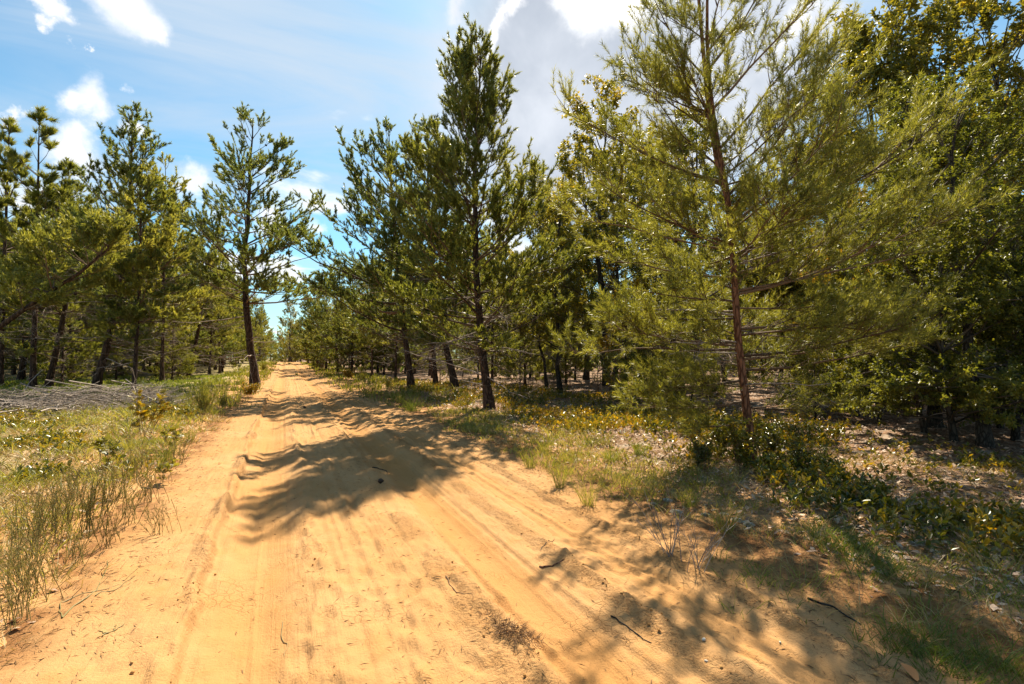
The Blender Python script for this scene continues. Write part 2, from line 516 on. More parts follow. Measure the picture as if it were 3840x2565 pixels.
def leaves(G, p0, d, ln, count, ll, lw, g, droop=0.1):
    i = np.repeat(np.arange(len(p0)), count)
    n = len(i)
    u = 0.15 + 0.85 * g.random(n)
    base = p0[i] + d[i] * (u * ln[i])[:, None]
    nd = nrm(d[i] * 0.5 + perp(d[i], g) * 0.9 + g.normal(size=(n, 3)) * 0.25 - np.array([0, 0, droop]))
    L = (ll * g.uniform(0.65, 1.2, n))[:, None]
    nv = nrm(g.normal(size=(n, 3)) * 0.75 + np.array([0, 0, 0.9]))
    sd = nrm(np.cross(nd, nv))
    nv = np.cross(sd, nd)
    w = lw / ll
    tip = base + nd * L
    mid = base + nd * L * 0.52
    fold = nv * L * 0.10
    V = np.stack([base, mid + sd * L * w * 0.5 + fold, tip - nv * L * 0.06, mid - sd * L * w * 0.5 + fold], 1)
    k = np.arange(n)[:, None] * 4
    F = np.concatenate([k + np.array([[0, 1, 2]]), k + np.array([[0, 2, 3]])])
    G.add(V.reshape(-1, 3), F)


LOBE = np.array([(0, 0), (.06, .18), (.30, .22), (.13, .36), (.46, .52), (.14, .58), (.30, .84), (.07, .76), (0, 1.0)])
LOBE = np.concatenate([LOBE, (LOBE * np.array([-1, 1]))[-2:0:-1]])


def lobed_leaves(G, p0, d, ln, count, ll, g):
    i = np.repeat(np.arange(len(p0)), count)
    n = len(i)
    base = p0[i] + d[i] * ((0.2 + 0.8 * g.random(n)) * ln[i])[:, None]
    nd = nrm(d[i] * 0.7 + perp(d[i], g) * 0.8 + np.array([0, 0, 0.1]))
    nv = nrm(g.normal(size=(n, 3)) * 0.6 + np.array([0, 0, 1.0]))
    sd = nrm(np.cross(nd, nv))
    nv = np.cross(sd, nd)
    L = ll * g.uniform(0.7, 1.15, n)
    k = len(LOBE)
    x, y = LOBE[:, 0], LOBE[:, 1]
    z = 0.25 * np.abs(x) - 0.12 * y * y
    V = base[:, None] + L[:, None, None] * (x[None, :, None] * sd[:, None] + y[None, :, None] * nd[:, None] + z[None, :, None] * nv[:, None])
    # fan about a midrib point
    c = base + nd * (L * 0.5)[:, None]
    V = np.concatenate([c[:, None], V], 1)
    r = np.arange(n)[:, None, None] * (k + 1)
    ii = np.arange(k)
    F = (r + np.stack([np.zeros(k, int), ii + 1, (ii + 1) % k + 1], -1)[None]).reshape(-1, 3)
    G.add(V.reshape(-1, 3), F)


# ------------------------------------------------------------------ terrain
_lat = np.random.default_rng(11).random((256, 256))


def vnoise(x, y):
    xi, yi = np.floor(x).astype(int), np.floor(y).astype(int)
    fx, fy = x - xi, y - yi
    fx, fy = fx * fx * (3 - 2 * fx), fy * fy * (3 - 2 * fy)
    a = _lat[xi & 255, yi & 255]
    b = _lat[(xi + 1) & 255, yi & 255]
    c = _lat[xi & 255, (yi + 1) & 255]
    d = _lat[(xi + 1) & 255, (yi + 1) & 255]
    return (a + (b - a) * fx) * (1 - fy) + (c + (d - c) * fx) * fy - 0.5


def fbm(x, y, o=4):
    s, a = 0.0, 1.0
    for k in range(o):
        s = s + a * vnoise(x * 2 ** k + 17.3 * k, y * 2 ** k + 5.1 * k)
        a *= 0.5
    return s


def sst(a, b, x):
    t = np.clip((x - a) / (b - a), 0, 1)
    return t * t * (3 - 2 * t)


def hill(y):
    return 0.55 * sst(45, 105, y) - 2.4 * sst(112, 190, y)


def land(x, y):
    """forest floor height, before the road is cut into it"""
    x, y = np.asarray(x, float), np.asarray(y, float)
    left = sst(-1.15, -1.75, x + 0.35 * fbm(x * .2, y * 0.9, 3)) * 0.15
    right = sst(3.1, 5.4, x + 0.5 * fbm(x * .2 + 40, y * 0.7, 3)) * 0.08
    bumps = 0.16 * fbm(x * 0.35, y * 0.35, 4) + 0.05 * fbm(x * 2.1, y * 2.1, 3)
    amt = sst(-1.2, -2.6, x) + sst(3.2, 5.5, x)
    return hill(y) + left + right + bumps * amt


def gz(x, y):
    return float(land(x, y)) - 0.01


def at(px, py):
    """world point where the pixel's ray meets the land"""
    d = ray(px, py)
    z = 0.0
    for _ in range(30):
        t = (z - EYE) / d[2] if d[2] < -1e-6 else 120.0
        t = min(max(t, 0.5), 130.0)
        p = d * t
        z = gz(p[0], p[1])
    return Vector((p[0], p[1], z))


def cam_depth(p):
    return float(p[0] * FWD[0] + p[1] * FWD[1])


# road: its own sheet with ruts, ridges, clods and footprints
xs = np.concatenate([np.linspace(-3.0, -1.5, 20, endpoint=False), np.arange(-1.5, -0.9, 0.03), np.arange(-0.9, 3.0, 0.0135), np.arange(3.0, 4.2, 0.03), np.linspace(4.2, 5.6, 16)])
ys = [-2.0, -1.0, 0.0]
while ys[-1] < 118:
    ys.append(ys[-1] + max(0.030, 0.0150 * ys[-1]))
ys = np.array(ys)
X, Y = np.meshgrid(xs, ys, indexing='ij')
wander = 0.10 * fbm(Y * 0.13, Y * 0 + 3, 2)
U = X + wander - 0.02
Z = hill(Y) + 0.03 * fbm(X * 0.6, Y * 0.35, 3) + 0.012 * fbm(X * 4, Y * 3, 3) + 0.006 * fbm(X * 11, Y * 9, 2)


def band(u, c, w):
    return np.exp(-((u - c) / w) ** 2)


rag = 0.05 * fbm(Y * 1.7, X * 0 + 9, 3)
tl_ = np.random.default_rng(19)
for k in range(34):                                     # edges of single tyres, drawn out along the road
    c_ = tl_.choice([-.18, 1.52, 2.45, .62]) + tl_.normal() * .17
    w_, a_ = tl_.uniform(.012, .034), tl_.uniform(.006, .017) * tl_.choice([-1, 1])
    on_ = sst(-.05, .12, fbm(Y * .22 + 31 * k, Y * 0 + k, 2))
    Z += a_ * on_ * band(U + .03 * fbm(Y * .45, Y * 0 + 2.3 * k, 2), c_, w_)
Z -= 0.085 * band(U, -0.18, 0.26)                       # left wheel track
Z -= 0.090 * band(U, 1.52, 0.24)                        # right wheel track
Z -= 0.035 * band(U, 2.45, 0.20) + 0.02 * band(U, 0.62, 0.18)
smooth = 1 - np.clip(band(U, -0.18, 0.22) + band(U, 1.52, 0.2), 0, 1)
for c, w, a in ((-0.56, 0.05, .06), (0.24, 0.07, .045), (1.14, 0.08, .055), (2.02, 0.06, .05), (2.78, 0.05, .045), (0.62, .05, .03)):
    m_ = band(U + rag + 0.06 * fbm(Y * 5, Y * 0 + c, 2), c, w)
    br = np.clip(0.55 + 1.3 * fbm(Y * 0.9, Y * 0 + 7 * c, 2), 0.05, 1.2)
    Z += a * m_ * br * np.clip(0.6 + 2.4 * fbm(X * 13, Y * 11, 3), 0.0, 1.1)
    Z -= 0.35 * a * band(U + rag, c + 1.6 * w, w * .7) * br
Z += smooth * 0.022 * fbm(X * 14, Y * 12, 3)
# ledge where the left track has bitten into the crust
Z += 0.065 * sst(-0.50, -0.54, U + rag * 1.6 + 0.03 * fbm(Y * 7, Y * 0, 2))
# washed ripples at the foot of the verge
Z += 0.02 * (sst(-0.8, -1.4, X) + sst(2.7, 3.6, X)) * (0.5 + 1.5 * fbm(X * 3, Y * 2.2, 3))
fr = np.random.default_rng(3)
for (fx, fy) in [tuple(at(a, b)[:2]) for a, b in ((412, 592), (405, 628), (468, 664), (395, 570), (330, 600), (325, 620), (300, 655), (500, 600), (560, 640), (375, 535), (352, 500), (420, 556))]:
    a = fr.uniform(-.4, .4)
    dx_, dy_ = X - fx, Y - fy
    ex = (dx_ * math.cos(a) + dy_ * math.sin(a)) / 0.055
    ey = (-dx_ * math.sin(a) + dy_ * math.cos(a)) / 0.13
    q = ex ** 2 + ey ** 2
    Z += -0.019 * np.exp(-q ** 2) + 0.008 * np.exp(-(np.sqrt(q) - 1.35) ** 2 / 0.09)
# tyre tread pressed in the left track
tr_ = sst(0.05, 0.0, np.abs(U - 0.10)) * (0.5 + 0.5 * np.sign(np.sin(Y * 2 * np.pi / 0.075 + 6 * np.abs(U - .1) / .05)))
Z -= 0.006 * tr_ * sst(7.0, 5.0, Y)
edge = sst(-1.75, -2.7, X) + sst(4.1, 5.3, X)
Z -= 0.5 * edge
Z += 0.012
XR, YR, ZR = xs.copy(), ys.copy(), Z.copy()
nx, ny = X.shape
I = np.arange(nx * ny).reshape(nx, ny)
F = np.stack([I[:-1, :-1], I[1:, :-1], I[1:, 1:], I[:-1, 1:]], -1).reshape(-1, 4)
road = link('sand_road', mesh_np('sand_road', np.stack([X, Y, Z], -1).reshape(-1, 3), [F], True), None, 'sand')
tag(road, 'rutted yellow sand track running away between the trees', None, None, 'structure')

# land: one sheet out to the horizon, sunk beneath the road
a = np.linspace(-1, 1, 301)
xs = 1.0 + 2.4 * np.sinh(a * 7.2)
b = np.linspace(-0.5, 1, 290)
ys = 5 + 2.4 * np.sinh(b * 7.2)
X, Y = np.meshgrid(xs, ys, indexing='ij')
Z = land(X, Y) - 0.01 + 0.6 * fbm(X * .01, Y * .01, 2) * sst(150, 400, np.hypot(X, Y))
cut = sst(-1.0, -1.45, X) + sst(3.0, 3.9, X + 0.3 * fbm(Y * 0.8, Y * 0 + 2, 3))
Z -= 0.14 * (1 - np.clip(cut, 0, 1)) * sst(116, 112, Y)
XL, YL, ZL = xs.copy(), ys.copy(), Z.copy()
nx, ny = X.shape
I = np.arange(nx * ny).reshape(nx, ny)
F = np.stack([I[:-1, :-1], I[1:, :-1], I[1:, 1:], I[:-1, 1:]], -1).reshape(-1, 4)
grd = link('ground', mesh_np('ground', np.stack([X, Y, Z], -1).reshape(-1, 3), [F], True), None, 'ground')
tag(grd, 'sandy forest floor with leaf litter and moss', None, None, 'structure')


def bil(xs_, ys_, Z_, x, y):
    fx = np.interp(x, xs_, np.arange(len(xs_)))
    fy = np.interp(y, ys_, np.arange(len(ys_)))
    i, j = np.minimum(fx.astype(int), len(xs_) - 2), np.minimum(fy.astype(int), len(ys_) - 2)
    u, v = fx - i, fy - j
    return (Z_[i, j] * (1 - u) + Z_[i + 1, j] * u) * (1 - v) + (Z_[i, j + 1] * (1 - u) + Z_[i + 1, j + 1] * u) * v


def surf(x, y):
    """height of whatever one would stand on: the road sheet or the land sheet"""
    x, y = np.asarray(x, float), np.asarray(y, float)
    zl = bil(XL, YL, ZL, x, y)
    zr = bil(XR, YR, ZR, x, y)
    return np.where((x > -2.95) & (x < 5.55) & (y > -2) & (y < 117), np.maximum(zl, zr), zl)


def gs_(p):
    return Vector((p[0], p[1], float(surf(p[0], p[1]))))


at0 = at


def at(px, py):
    return gs_(at0(px, py))


# ------------------------------------------------------------------ trees
def cone_mesh():
    G = Geo()
    k, s = 7, 8
    t = np.linspace(0, 1, k)
    prof = np.sin(np.pi * (0.06 + 0.90 * t) ** 0.8) * 0.5
    V = []
    for i in range(k):
        for j in range(s):
            r = prof[i] * (1.0 + (0.28 if (i + j) % 2 else -0.12))
            a_ = 2 * np.pi * (j + 0.5 * i) / s
            V.append((r * math.cos(a_) * 0.9, r * math.sin(a_) * 0.9, t[i] * 1.35))
    Fq = [(i * s + j, i * s + (j + 1) % s, (i + 1) * s + (j + 1) % s, (i + 1) * s + j) for i in range(k - 1) for j in range(s)]
    G.add(np.array(V) * 1.0, Fq)
    me = G.mesh('pine_cone')
    me.materials.append(M['cone'])
    return me


CONE = cone_mesh()


def make_tree(name, seed, H, cb, Rmax, n1, n2, n3, foliage, trunk_r, mats, lean=(0, 0), bow=(0, 0), el=(4, 58), upc=0.22, nn=26, nl=.09, nw=.010,
              leaf=(.06, .03), dead=14, dead_t=None, prof=None, start=0.30, prim=None, sides=7, cones=0, cone_size=.06, stem_wob=.012, wood3=False,
              trunk_pts=None, sec_len=.42, shoot=(.14, .34), flare=1.5, side_bias=None, top_r=.10, secz=.28, limb_r=.011, spread=(24, 58)):
    g = np.random.default_rng(seed)
    root = link(name, None)
    root.empty_display_size = 0.3
    KIDS[root.name] = []
    K = 16
    t = np.linspace(0, 1, K)
    if trunk_pts is not None:
        tp = np.array(trunk_pts, float)
        zz = tp[:, 2] / tp[-1, 2]
        TP = np.stack([np.interp(t, zz, tp[:, 0]), np.interp(t, zz, tp[:, 1]), t * tp[-1, 2]], -1)
        H = tp[-1, 2]
    else:
        TP = np.stack([lean[0] * t + bow[0] * np.sin(np.pi * t), lean[1] * t + bow[1] * np.sin(np.pi * t), H * t], -1)
    TP[1:, :2] += np.cumsum(g.normal(size=(K - 1, 2)) * stem_wob * H / 12, 0)
    TR = trunk_r * ((1 - t) ** 0.85 * (1 - top_r) + top_r) * (1 + (flare - 1) * np.exp(-t * H / 0.28))
    TP[0, 2] = -0.12
    G = Geo()
    tubes(G, TP[None], TR[None], sides)
    trk = link('trunk', G.mesh('trunk', True), root, mats[0])
    KIDS[root.name].append(trk)
    # primary limbs in loose whorls
    nwh = max(3, n1 // 4)
    u = (g.integers(0, nwh, n1) + 0.5 + g.normal(size=n1) * 0.12) / nwh
    u = np.clip(u, 0.0, 0.985)
    az = g.uniform(0, 2 * np.pi, n1)
    pf = (lambda v: (1 - v) ** 0.75 * np.minimum(1, 0.62 + 1.9 * v)) if prof is None else prof
    L = Rmax * pf(u) * g.uniform(0.6, 1.18, n1) + 0.22
    e = np.radians(el[0] + (el[1] - el[0]) * u ** 1.1 + g.normal(size=n1) * 9)
    if side_bias is not None:
        L *= 1 + side_bias[1] * np.cos(az - side_bias[0])
    zt = cb + (1 - cb) * u
    if prim is not None:
        q = np.array(prim, float)      # z (m), azimuth deg, elevation deg, length
        zt = np.concatenate([zt, q[:, 0] / H])
        az = np.concatenate([az, np.radians(q[:, 1])])
        e = np.concatenate([e, np.radians(q[:, 2])])
        L = np.concatenate([L, q[:, 3]])
    d0 = np.stack([np.cos(e) * np.cos(az), np.cos(e) * np.sin(az), np.sin(e)], -1)
    p0, _ = along(np.broadcast_to(TP, (len(zt), K, 3)), zt)
    up = np.stack([g.normal(size=len(zt)) * .08, g.normal(size=len(zt)) * .08, upc * g.uniform(0.3, 1.4, len(zt))], -1)
    P1 = curve(p0, d0, L, up, 7, g, 0.035)
    R1 = (limb_r * L + 0.7 * limb_r)[:, None] * (1 - 0.82 * np.linspace(0, 1, 7))[None]
    R1 = np.minimum(R1, np.interp(zt, t, TR)[:, None] * 0.75)
    B = Geo()
    tubes(B, P1, R1, 5)
    # secondary
    c2 = np.maximum(2, (n2 * L / max(Rmax, 0.1) * g.uniform(.7, 1.3, len(L))).astype(int))
    i2 = np.repeat(np.arange(len(L)), c2)
    s2 = start + (1 - start) * g.random(len(i2)) ** 0.85
    q0, tg = along(P1[i2], s2)
    lat = nrm(np.cross(tg, np.array([0, 0, 1.0]))) * np.where(g.random(len(i2)) < .5, -1, 1)[:, None]
    d2 = nrm(tg * 0.65 + lat * g.uniform(.25, .95, len(i2))[:, None] + np.array([0, 0, 1.0]) * g.uniform(-.10, 2 * secz, len(i2))[:, None] + g.normal(size=(len(i2), 3)) * .15)
    L2 = sec_len * L[i2] * (1.12 - 0.75 * s2) * g.uniform(.6, 1.3, len(i2)) + shoot[0]
    P2 = curve(q0, d2, L2, np.array([[0, 0, upc * .9]]).repeat(len(i2), 0) * g.uniform(.3, 1.3, (len(i2), 1)), 4, g, 0.05)
    R2 = (0.006 * L2 + 0.0035)[:, None] * (1 - 0.75 * np.linspace(0, 1, 4))[None]
    tubes(B, P2, R2, 3)
    # shoots
    i3 = np.repeat(np.arange(len(L2)), np.maximum(1, (n3 * L2 / np.median(L2) * g.uniform(.7, 1.3, len(L2))).astype(int)))
    s3 = 0.22 + 0.78 * g.random(len(i3))
    r0, tg3 = along(P2[i3], s3)
    d3 = nrm(tg3 * 0.8 + perp(tg3, g) * g.uniform(.2, .9, len(i3))[:, None] + np.array([0, 0, secz]))
    L3 = g.uniform(shoot[0], shoot[1], len(i3))
    if wood3:
        tubes(B, np.stack([r0, r0 + d3 * L3[:, None]], 1), np.stack([np.full(len(L3), .0035), np.full(len(L3), .0015)], 1), 3)
    # tips of secondaries, limbs and the leader carry foliage as well
    e2a, e2b = P2[:, 2], P2[:, 3]
    e1a, e1b = P1[:, 5], P1[:, 6]
    ta, tb = TP[-2:-1] * .35 + TP[-1:] * .65, TP[-1:] + np.array([[0, 0, .12]])
    A = np.concatenate([r0, e2a, e1a, ta])
    Bv = np.concatenate([r0 + d3 * L3[:, None], e2b, e1b, tb])
    ln = np.linalg.norm(Bv - A, axis=1)
    dd = nrm(Bv - A)
    cnt = np.maximum(3, (nn * np.clip(ln / np.mean(shoot), .4, 2.2) * g.uniform(.7, 1.3, len(ln))).astype(int))
    C = Geo()
    if foliage == 'needle':
        needles(C, A, dd, ln, cnt, nl, nw, g, spread)
    elif foliage == 'lobed':
        lobed_leaves(C, A, dd, ln, cnt, leaf[0], g)
    else:
        leaves(C, A, dd, ln, cnt, leaf[0], leaf[1], g)
    br = link('branches', B.mesh('branches', True), root, mats[1])
    cr = link('crown', C.mesh('crown'), root, mats[2])
    KIDS[root.name] += [br, cr]
    if dead:
        dt = dead_t or (0.12, cb + 0.12)
        zt = g.uniform(dt[0], dt[1], dead)
        p0, _ = along(np.broadcast_to(TP, (dead, K, 3)), zt)
        az = g.uniform(0, 2 * np.pi, dead)
        ee = np.radians(g.uniform(-18, 22, dead))
        d0 = np.stack([np.cos(ee) * np.cos(az), np.cos(ee) * np.sin(az), np.sin(ee)], -1)
        Ld = Rmax * g.uniform(.3, .95, dead)
        Pd = curve(p0, d0, Ld, np.array([[0, 0, -.10]]).repeat(dead, 0) * g.uniform(-.6, 1.6, (dead, 1)), 7, g, .05)
        D = Geo()
        tubes(D, Pd, (0.007 * Ld + 0.005)[:, None] * (1 - .75 * np.linspace(0, 1, 7))[None], 4)
        j2 = np.repeat(np.arange(dead), 9)
        q0, tg = along(Pd[j2], g.uniform(.2, 1, len(j2)))
        d2 = nrm(tg * .7 + perp(tg, g) * .8)
        Le = Ld[j2] * g.uniform(.08, .35, len(j2))
        Pe = curve(q0, d2, Le, g.normal(size=(len(j2), 3)) * .15, 4, g, .08)
        tubes(D, Pe, np.full((len(j2), 4), .0035) * np.linspace(1, .5, 4)[None], 3)
        j3 = np.repeat(np.arange(len(j2)), 3)
        q0, tg = along(Pe[j3], g.uniform(.2, 1, len(j3)))
        Pf = curve(q0, nrm(tg * .6 + perp(tg, g) * .8), Le[j3] * g.uniform(.2, .6, len(j3)), g.normal(size=(len(j3), 3)) * .15, 3, g, .08)
        tubes(D, Pf, np.full((len(j3), 3), .0025), 3)
        KIDS[root.name].append(link('dead_branches', D.mesh('dead_branches', True), root, 'dead'))
    if cones:
        pick = g.choice(len(P2), cones, replace=False)
        for k in pick:
            p = P2[k, 0] * .5 + P2[k, 1] * .5
            for _ in range(int(g.integers(1, 3))):
                c = link('pine_cone', CONE, root)
                dv = nrm(g.normal(size=3) * .8 + np.array([0, 0, -.5]))
                c.location = p + g.normal(size=3) * .03
                c.rotation_euler = Vector(dv).to_track_quat('Z', 'Y').to_euler()
                s = cone_size * g.uniform(.8, 1.25)
                c.scale = (s, s, s)
                KIDS[root.name].append(c)
    root['H0'] = float(H)
    return root


def put(o, p, h=None, rz=0.0, tilt=(0, 0)):
    o.location = p
    s = 1.0 if h is None else h / o['H0']
    o.scale = (s, s, s)
    o.rotation_euler = (tilt[1], tilt[0], rz)
    return o


def cr_az(a):
    """azimuth given in the camera's frame (0 = picture right, 90 = away) to world degrees"""
    return a - math.degrees(YAW)


PINE = ('bark', 'branch', 'needle')
PIND = ('bark', 'branch', 'needle_dark')
OAKM = ('bark_oak', 'branch_oak', 'oak_leaf')

# --- four pines that stand out, each its own
pA = make_tree('pine_tree', 21, 14.4, .28, 4.2, 58, 19, 5, 'needle', .21, PIND, lean=(-.2, 0), bow=(-.35, .1), el=(4, 58), nn=32, nl=.14, nw=.030, upc=.20,
               dead=16, dead_t=(.10, .36), cones=34, cone_size=.075, start=.22, prof=lambda v: (1 - v) ** .6 * np.minimum(1, .8 + v), stem_wob=.05, sec_len=.46)
put(pA, at(255, 387), None)
tag(pA, 'dark trunked pine standing alone at the left edge of the sand road', 'tree', 'pines beside the road')

pB = make_tree('pine_tree', 22, 11.9, .15, 3.4, 108, 17, 5, 'needle', .155, PINE, lean=(-.35, -.2), bow=(-.35, 0), el=(4, 70), nn=32, nl=.13, nw=.024, upc=.24,
               prof=lambda v: (1 - v) ** .52 * np.minimum(1, .72 + 1.4 * v), dead=34, dead_t=(.06, .36), cones=22, cone_size=.065, start=.2, sec_len=.45)
put(pB, at(490, 407), 10.95, R_(-24))
tag(pB, 'tall full pine at the centre with a leaning trunk and pointed top', 'tree', 'pines beside the road')

pC = make_tree('pine_tree', 23, 13.2, .17, 3.9, 92, 15, 5, 'needle', .17, PIND, lean=(-1.2, -.3), bow=(-.2, 0), el=(0, 62), nn=30, nl=.14, nw=.030, upc=.24,
               dead=24, dead_t=(.10, .40), cones=30, cone_size=.075, start=.22, side_bias=(math.pi, .45))
put(pC, at(412, 388), 12.4, R_(-24))
tag(pC, 'straight dark pine with cone laden limbs reaching left over the road', 'tree', 'pines beside the road')


def near_prims():
    q = []
    # z, camera azimuth, elevation, length: the limbs one can trace in the picture
    for z, a_, e_, l_ in ((4.05, 176, 20, 2.2), (4.1, 150, 28, 1.6), (3.9, 8, 46, 2.6), (3.45, 4, 38, 3.1), (3.0, -6, 30, 3.4), (2.75, 12, 14, 3.2),
                          (3.2, 186, 12, 2.0), (2.7, 170, 4, 1.9), (2.35, 200, -2, 1.8), (2.45, -12, 10, 2.7), (2.1, 178, -4, 1.9), (1.95, 2, 2, 2.5),
                          (1.85, -30, 4, 2.0), (1.7, 190, 2, 2.0), (1.65, 168, -3, 2.2), (1.5, 6, 2, 2.2), (1.35, 20, 0, 2.7), (1.2, 186, -8, 1.7), (.9, 176, -14, 1.7),
                          (.8, -10, -6, 1.2), (.6, 200, -10, 1.2), (2.9, 262, 10, 1.6), (3.4, 300, 20, 1.8),
                          (2.55, 40, 30, .9), (2.5, 130, 35, .9), (2.45, 220, 25, .8), (2.6, 300, 30, .8), (1.9, 60, 20, .9), (1.85, 140, 20, .9), (1.1, 150, 5, .9), (1.05, 30, 5, .9), (1.0, 200, 0, 1.0), (1.75, 100, 2, 1.9), (1.4, 80, 0, 1.8), (2.2, 95, 4, 2.0), (1.55, 330, 2, 2.3), (2.5, 345, 8, 2.6), (3.1, 170, 10, 2.0),
                          (5.0, 185, 36, 1.7), (5.2, 5, 46, 2.4), (4.6, 20, 42, 2.6), (4.8, 165, 40, 1.6), (5.6, 190, 44, 1.5), (5.8, 10, 52, 2.0)):
        q.append((z, cr_az(a_), e_, l_))
    return q


def near_trunk():
    b_ = at(753, 463)
    dep = cam_depth(b_)
    pts = []
    for px, py in ((753, 463), (748, 420), (738, 340), (734, 280), (728, 200), (716, 140), (709, 90), (706, 20), (712, -60), (716, -110)):
        d = ray(px, py)
        tt = dep / (d[0] * FWD[0] + d[1] * FWD[1])
        w = d * tt + np.array([0, 0, EYE])
        pts.append((w[0] - b_[0], w[1] - b_[1], max(0.0, w[2] - b_[2])))
    return b_, pts


bD, tD = near_trunk()
pD = make_tree('pine_tree', 24, 8.4, .20, 1.9, 28, 16, 5, 'needle', .064, ('bark_red', 'branch', 'needle_near'), trunk_pts=tD, el=(4, 62), nn=50, nl=.098, nw=.0072, limb_r=.0075, spread=(26, 72), upc=.14,
               dead=9, dead_t=(.05, .38), cones=9, cone_size=.062, start=.06, prim=near_prims(), sides=12, wood3=True, shoot=(.16, .40), sec_len=.36,
               prof=lambda v: (1 - v) ** .5 * np.minimum(1, .75 + v), stem_wob=.004, flare=1.2)
put(pD, bD)
tag(pD, 'slender red barked pine nearest the camera on the right verge', 'tree', 'pines beside the road')
# its second stem, rising left of the fork
P = []
dep = cam_depth(bD)
for px, py in ((729, 205), (718, 165), (710, 120), (704, 60), (698, -10), (694, -70)):
    d = ray(px, py)
    tt = (dep - .12) / (d[0] * FWD[0] + d[1] * FWD[1])
    P.append(d * tt + np.array([0, 0, EYE]) - np.array(bD))
G = Geo()
tubes(G, np.array([P]), np.array([[.040, .038, .034, .029, .022, .010]]), 9)
link('stem', G.mesh('stem', True), pD, 'bark_red')

# a strongly leaning pine that slants in from the left picture edge
bE = at(-70, 404)
depE = cam_depth(bE)
tE = []
for px, py in ((-70, 404), (-38, 356), (0, 326), (45, 294), (80, 272), (108, 248), (120, 225)):
    d = ray(px, py)
    w_ = d * (depE / (d[0] * FWD[0] + d[1] * FWD[1])) + np.array([0, 0, EYE])
    tE.append((w_[0] - bE[0], w_[1] - bE[1], max(0.0, w_[2] - bE[2])))
pE = make_tree('pine_tree', 25, 6, .50, 1.8, 40, 12, 4, 'needle', .12, PINE, trunk_pts=tE, el=(10, 60), nn=26, nl=.13, nw=.026, dead=12, dead_t=(.2, .5), cones=8, cone_size=.065, stem_wob=.01)
put(pE, bE)
tag(pE, 'strongly slanting pine trunk entering from the left picture edge', 'tree', 'pines beside the road')

# --- kinds that repeat
KIND = {}
KIND['g1'] = make_tree('pine_tree', 31, 11.0, .15, 2.9, 84, 12, 4, 'needle', .15, PINE, lean=(.7, 0), bow=(.45, 0), el=(-8, 60), nn=31, nl=.145, nw=.029, dead=30, dead_t=(.08, .45))
KIND['g2'] = make_tree('pine_tree', 32, 11.5, .12, 3.0, 88, 12, 4, 'needle', .13, PIND, lean=(.2, .1), bow=(.15, .1), el=(-8, 64), nn=31, nl=.145, nw=.029, dead=24, dead_t=(.08, .40))
KIND['g3'] = make_tree('pine_tree', 33, 10.0, .22, 2.2, 58, 11, 4, 'needle', .085, PINE, lean=(.1, 0), bow=(.1, 0), el=(0, 62), nn=31, nl=.145, nw=.029, dead=26, dead_t=(.1, .5))
KIND['g4'] = make_tree('pine_tree', 34, 12.0, .16, 3.1, 84, 12, 4, 'needle', .16, PIND, lean=(1.3, 0), bow=(.5, 0), el=(-8, 62), nn=31, nl=.145, nw=.029, dead=32, dead_t=(.08, .48))
KIND['g5'] = make_tree('pine_tree', 35, 9.0, .04, 2.7, 84, 11, 4, 'needle', .10, PINE, el=(-4, 64), nn=31, nl=.145, nw=.029, dead=14, dead_t=(.05, .3))
KIND['tuft'] = make_tree('pine_tree', 36, 13.0, .30, 2.9, 44, 6, 2, 'needle', .13, PINE, el=(10, 62), nn=60, nl=.34, nw=.034, dead=12, dead_t=(.1, .4), shoot=(.12, .28), sec_len=.4)
KIND['young'] = make_tree('young_pine', 37, 3.2, .06, .95, 34, 6, 3, 'needle', .03, ('branch', 'branch', 'needle_near'), el=(15, 65), nn=24, nl=.10, nw=.010, dead=0, shoot=(.10, .22))
KIND['oak1'] = make_tree('oak_tree', 41, 9.5, .20, 3.5, 28, 15, 7, 'leaf', .16, OAKM, lean=(.6, .2), bow=(.5, -.2), el=(18, 68), nn=15, leaf=(.095, .046), dead=12, dead_t=(.1, .4), upc=.15,
                         prof=lambda v: np.sqrt(np.clip(1.02 - v, .02, 1)) * .95, stem_wob=.10, shoot=(.14, .34), sec_len=.55, secz=.18)
KIND['oak2'] = make_tree('oak_tree', 42, 8.5, .16, 2.5, 30, 13, 7, 'leaf', .11, ('bark_oak', 'branch_oak', 'oak_leaf_mid'), lean=(-.3, .2), bow=(.25, .2), el=(25, 66), nn=11, leaf=(.105, .055), dead=10,
                         dead_t=(.1, .45), upc=.15, prof=lambda v: np.sqrt(np.clip(1.02 - v, .02, 1)), stem_wob=.09, shoot=(.14, .34), sec_len=.55, secz=.18)
KIND['oak3'] = make_tree('oak_tree', 43, 9.0, .26, 2.1, 26, 12, 6, 'leaf', .07, ('bark_oak', 'branch_oak', 'oak_leaf_mid'), lean=(.4, 0), bow=(-.3, .2), el=(30, 70), nn=13, leaf=(.110, .058), dead=10,
                         dead_t=(.15, .5), upc=.15, prof=lambda v: np.sqrt(np.clip(1.02 - v, .02, 1)), stem_wob=.10, shoot=(.16, .36), sec_len=.55, secz=.18)
KIND['gold'] = make_tree('oak_tree', 44, 5.2, .25, 1.5, 16, 8, 4, 'lobed', .045, ('bark_oak', 'branch_oak', 'oak_leaf_gold'), lean=(.3, 0), bow=(.2, .1), el=(15, 60), nn=5, leaf=(.14, .1), dead=0,
                         upc=.1, stem_wob=.08, shoot=(.16, .36), sec_len=.55, secz=.15)
KIND['scrub'] = make_tree('oak_shrub', 45, 3.4, .05, 1.55, 34, 11, 6, 'leaf', .05, OAKM, lean=(.2, 0), bow=(.15, .1), el=(5, 70), nn=17, leaf=(.068, .032), dead=0, upc=.1,
                          prof=lambda v: np.sqrt(np.clip(1.02 - v, .02, 1)), stem_wob=.08, shoot=(.12, .30), sec_len=.55, secz=.15)
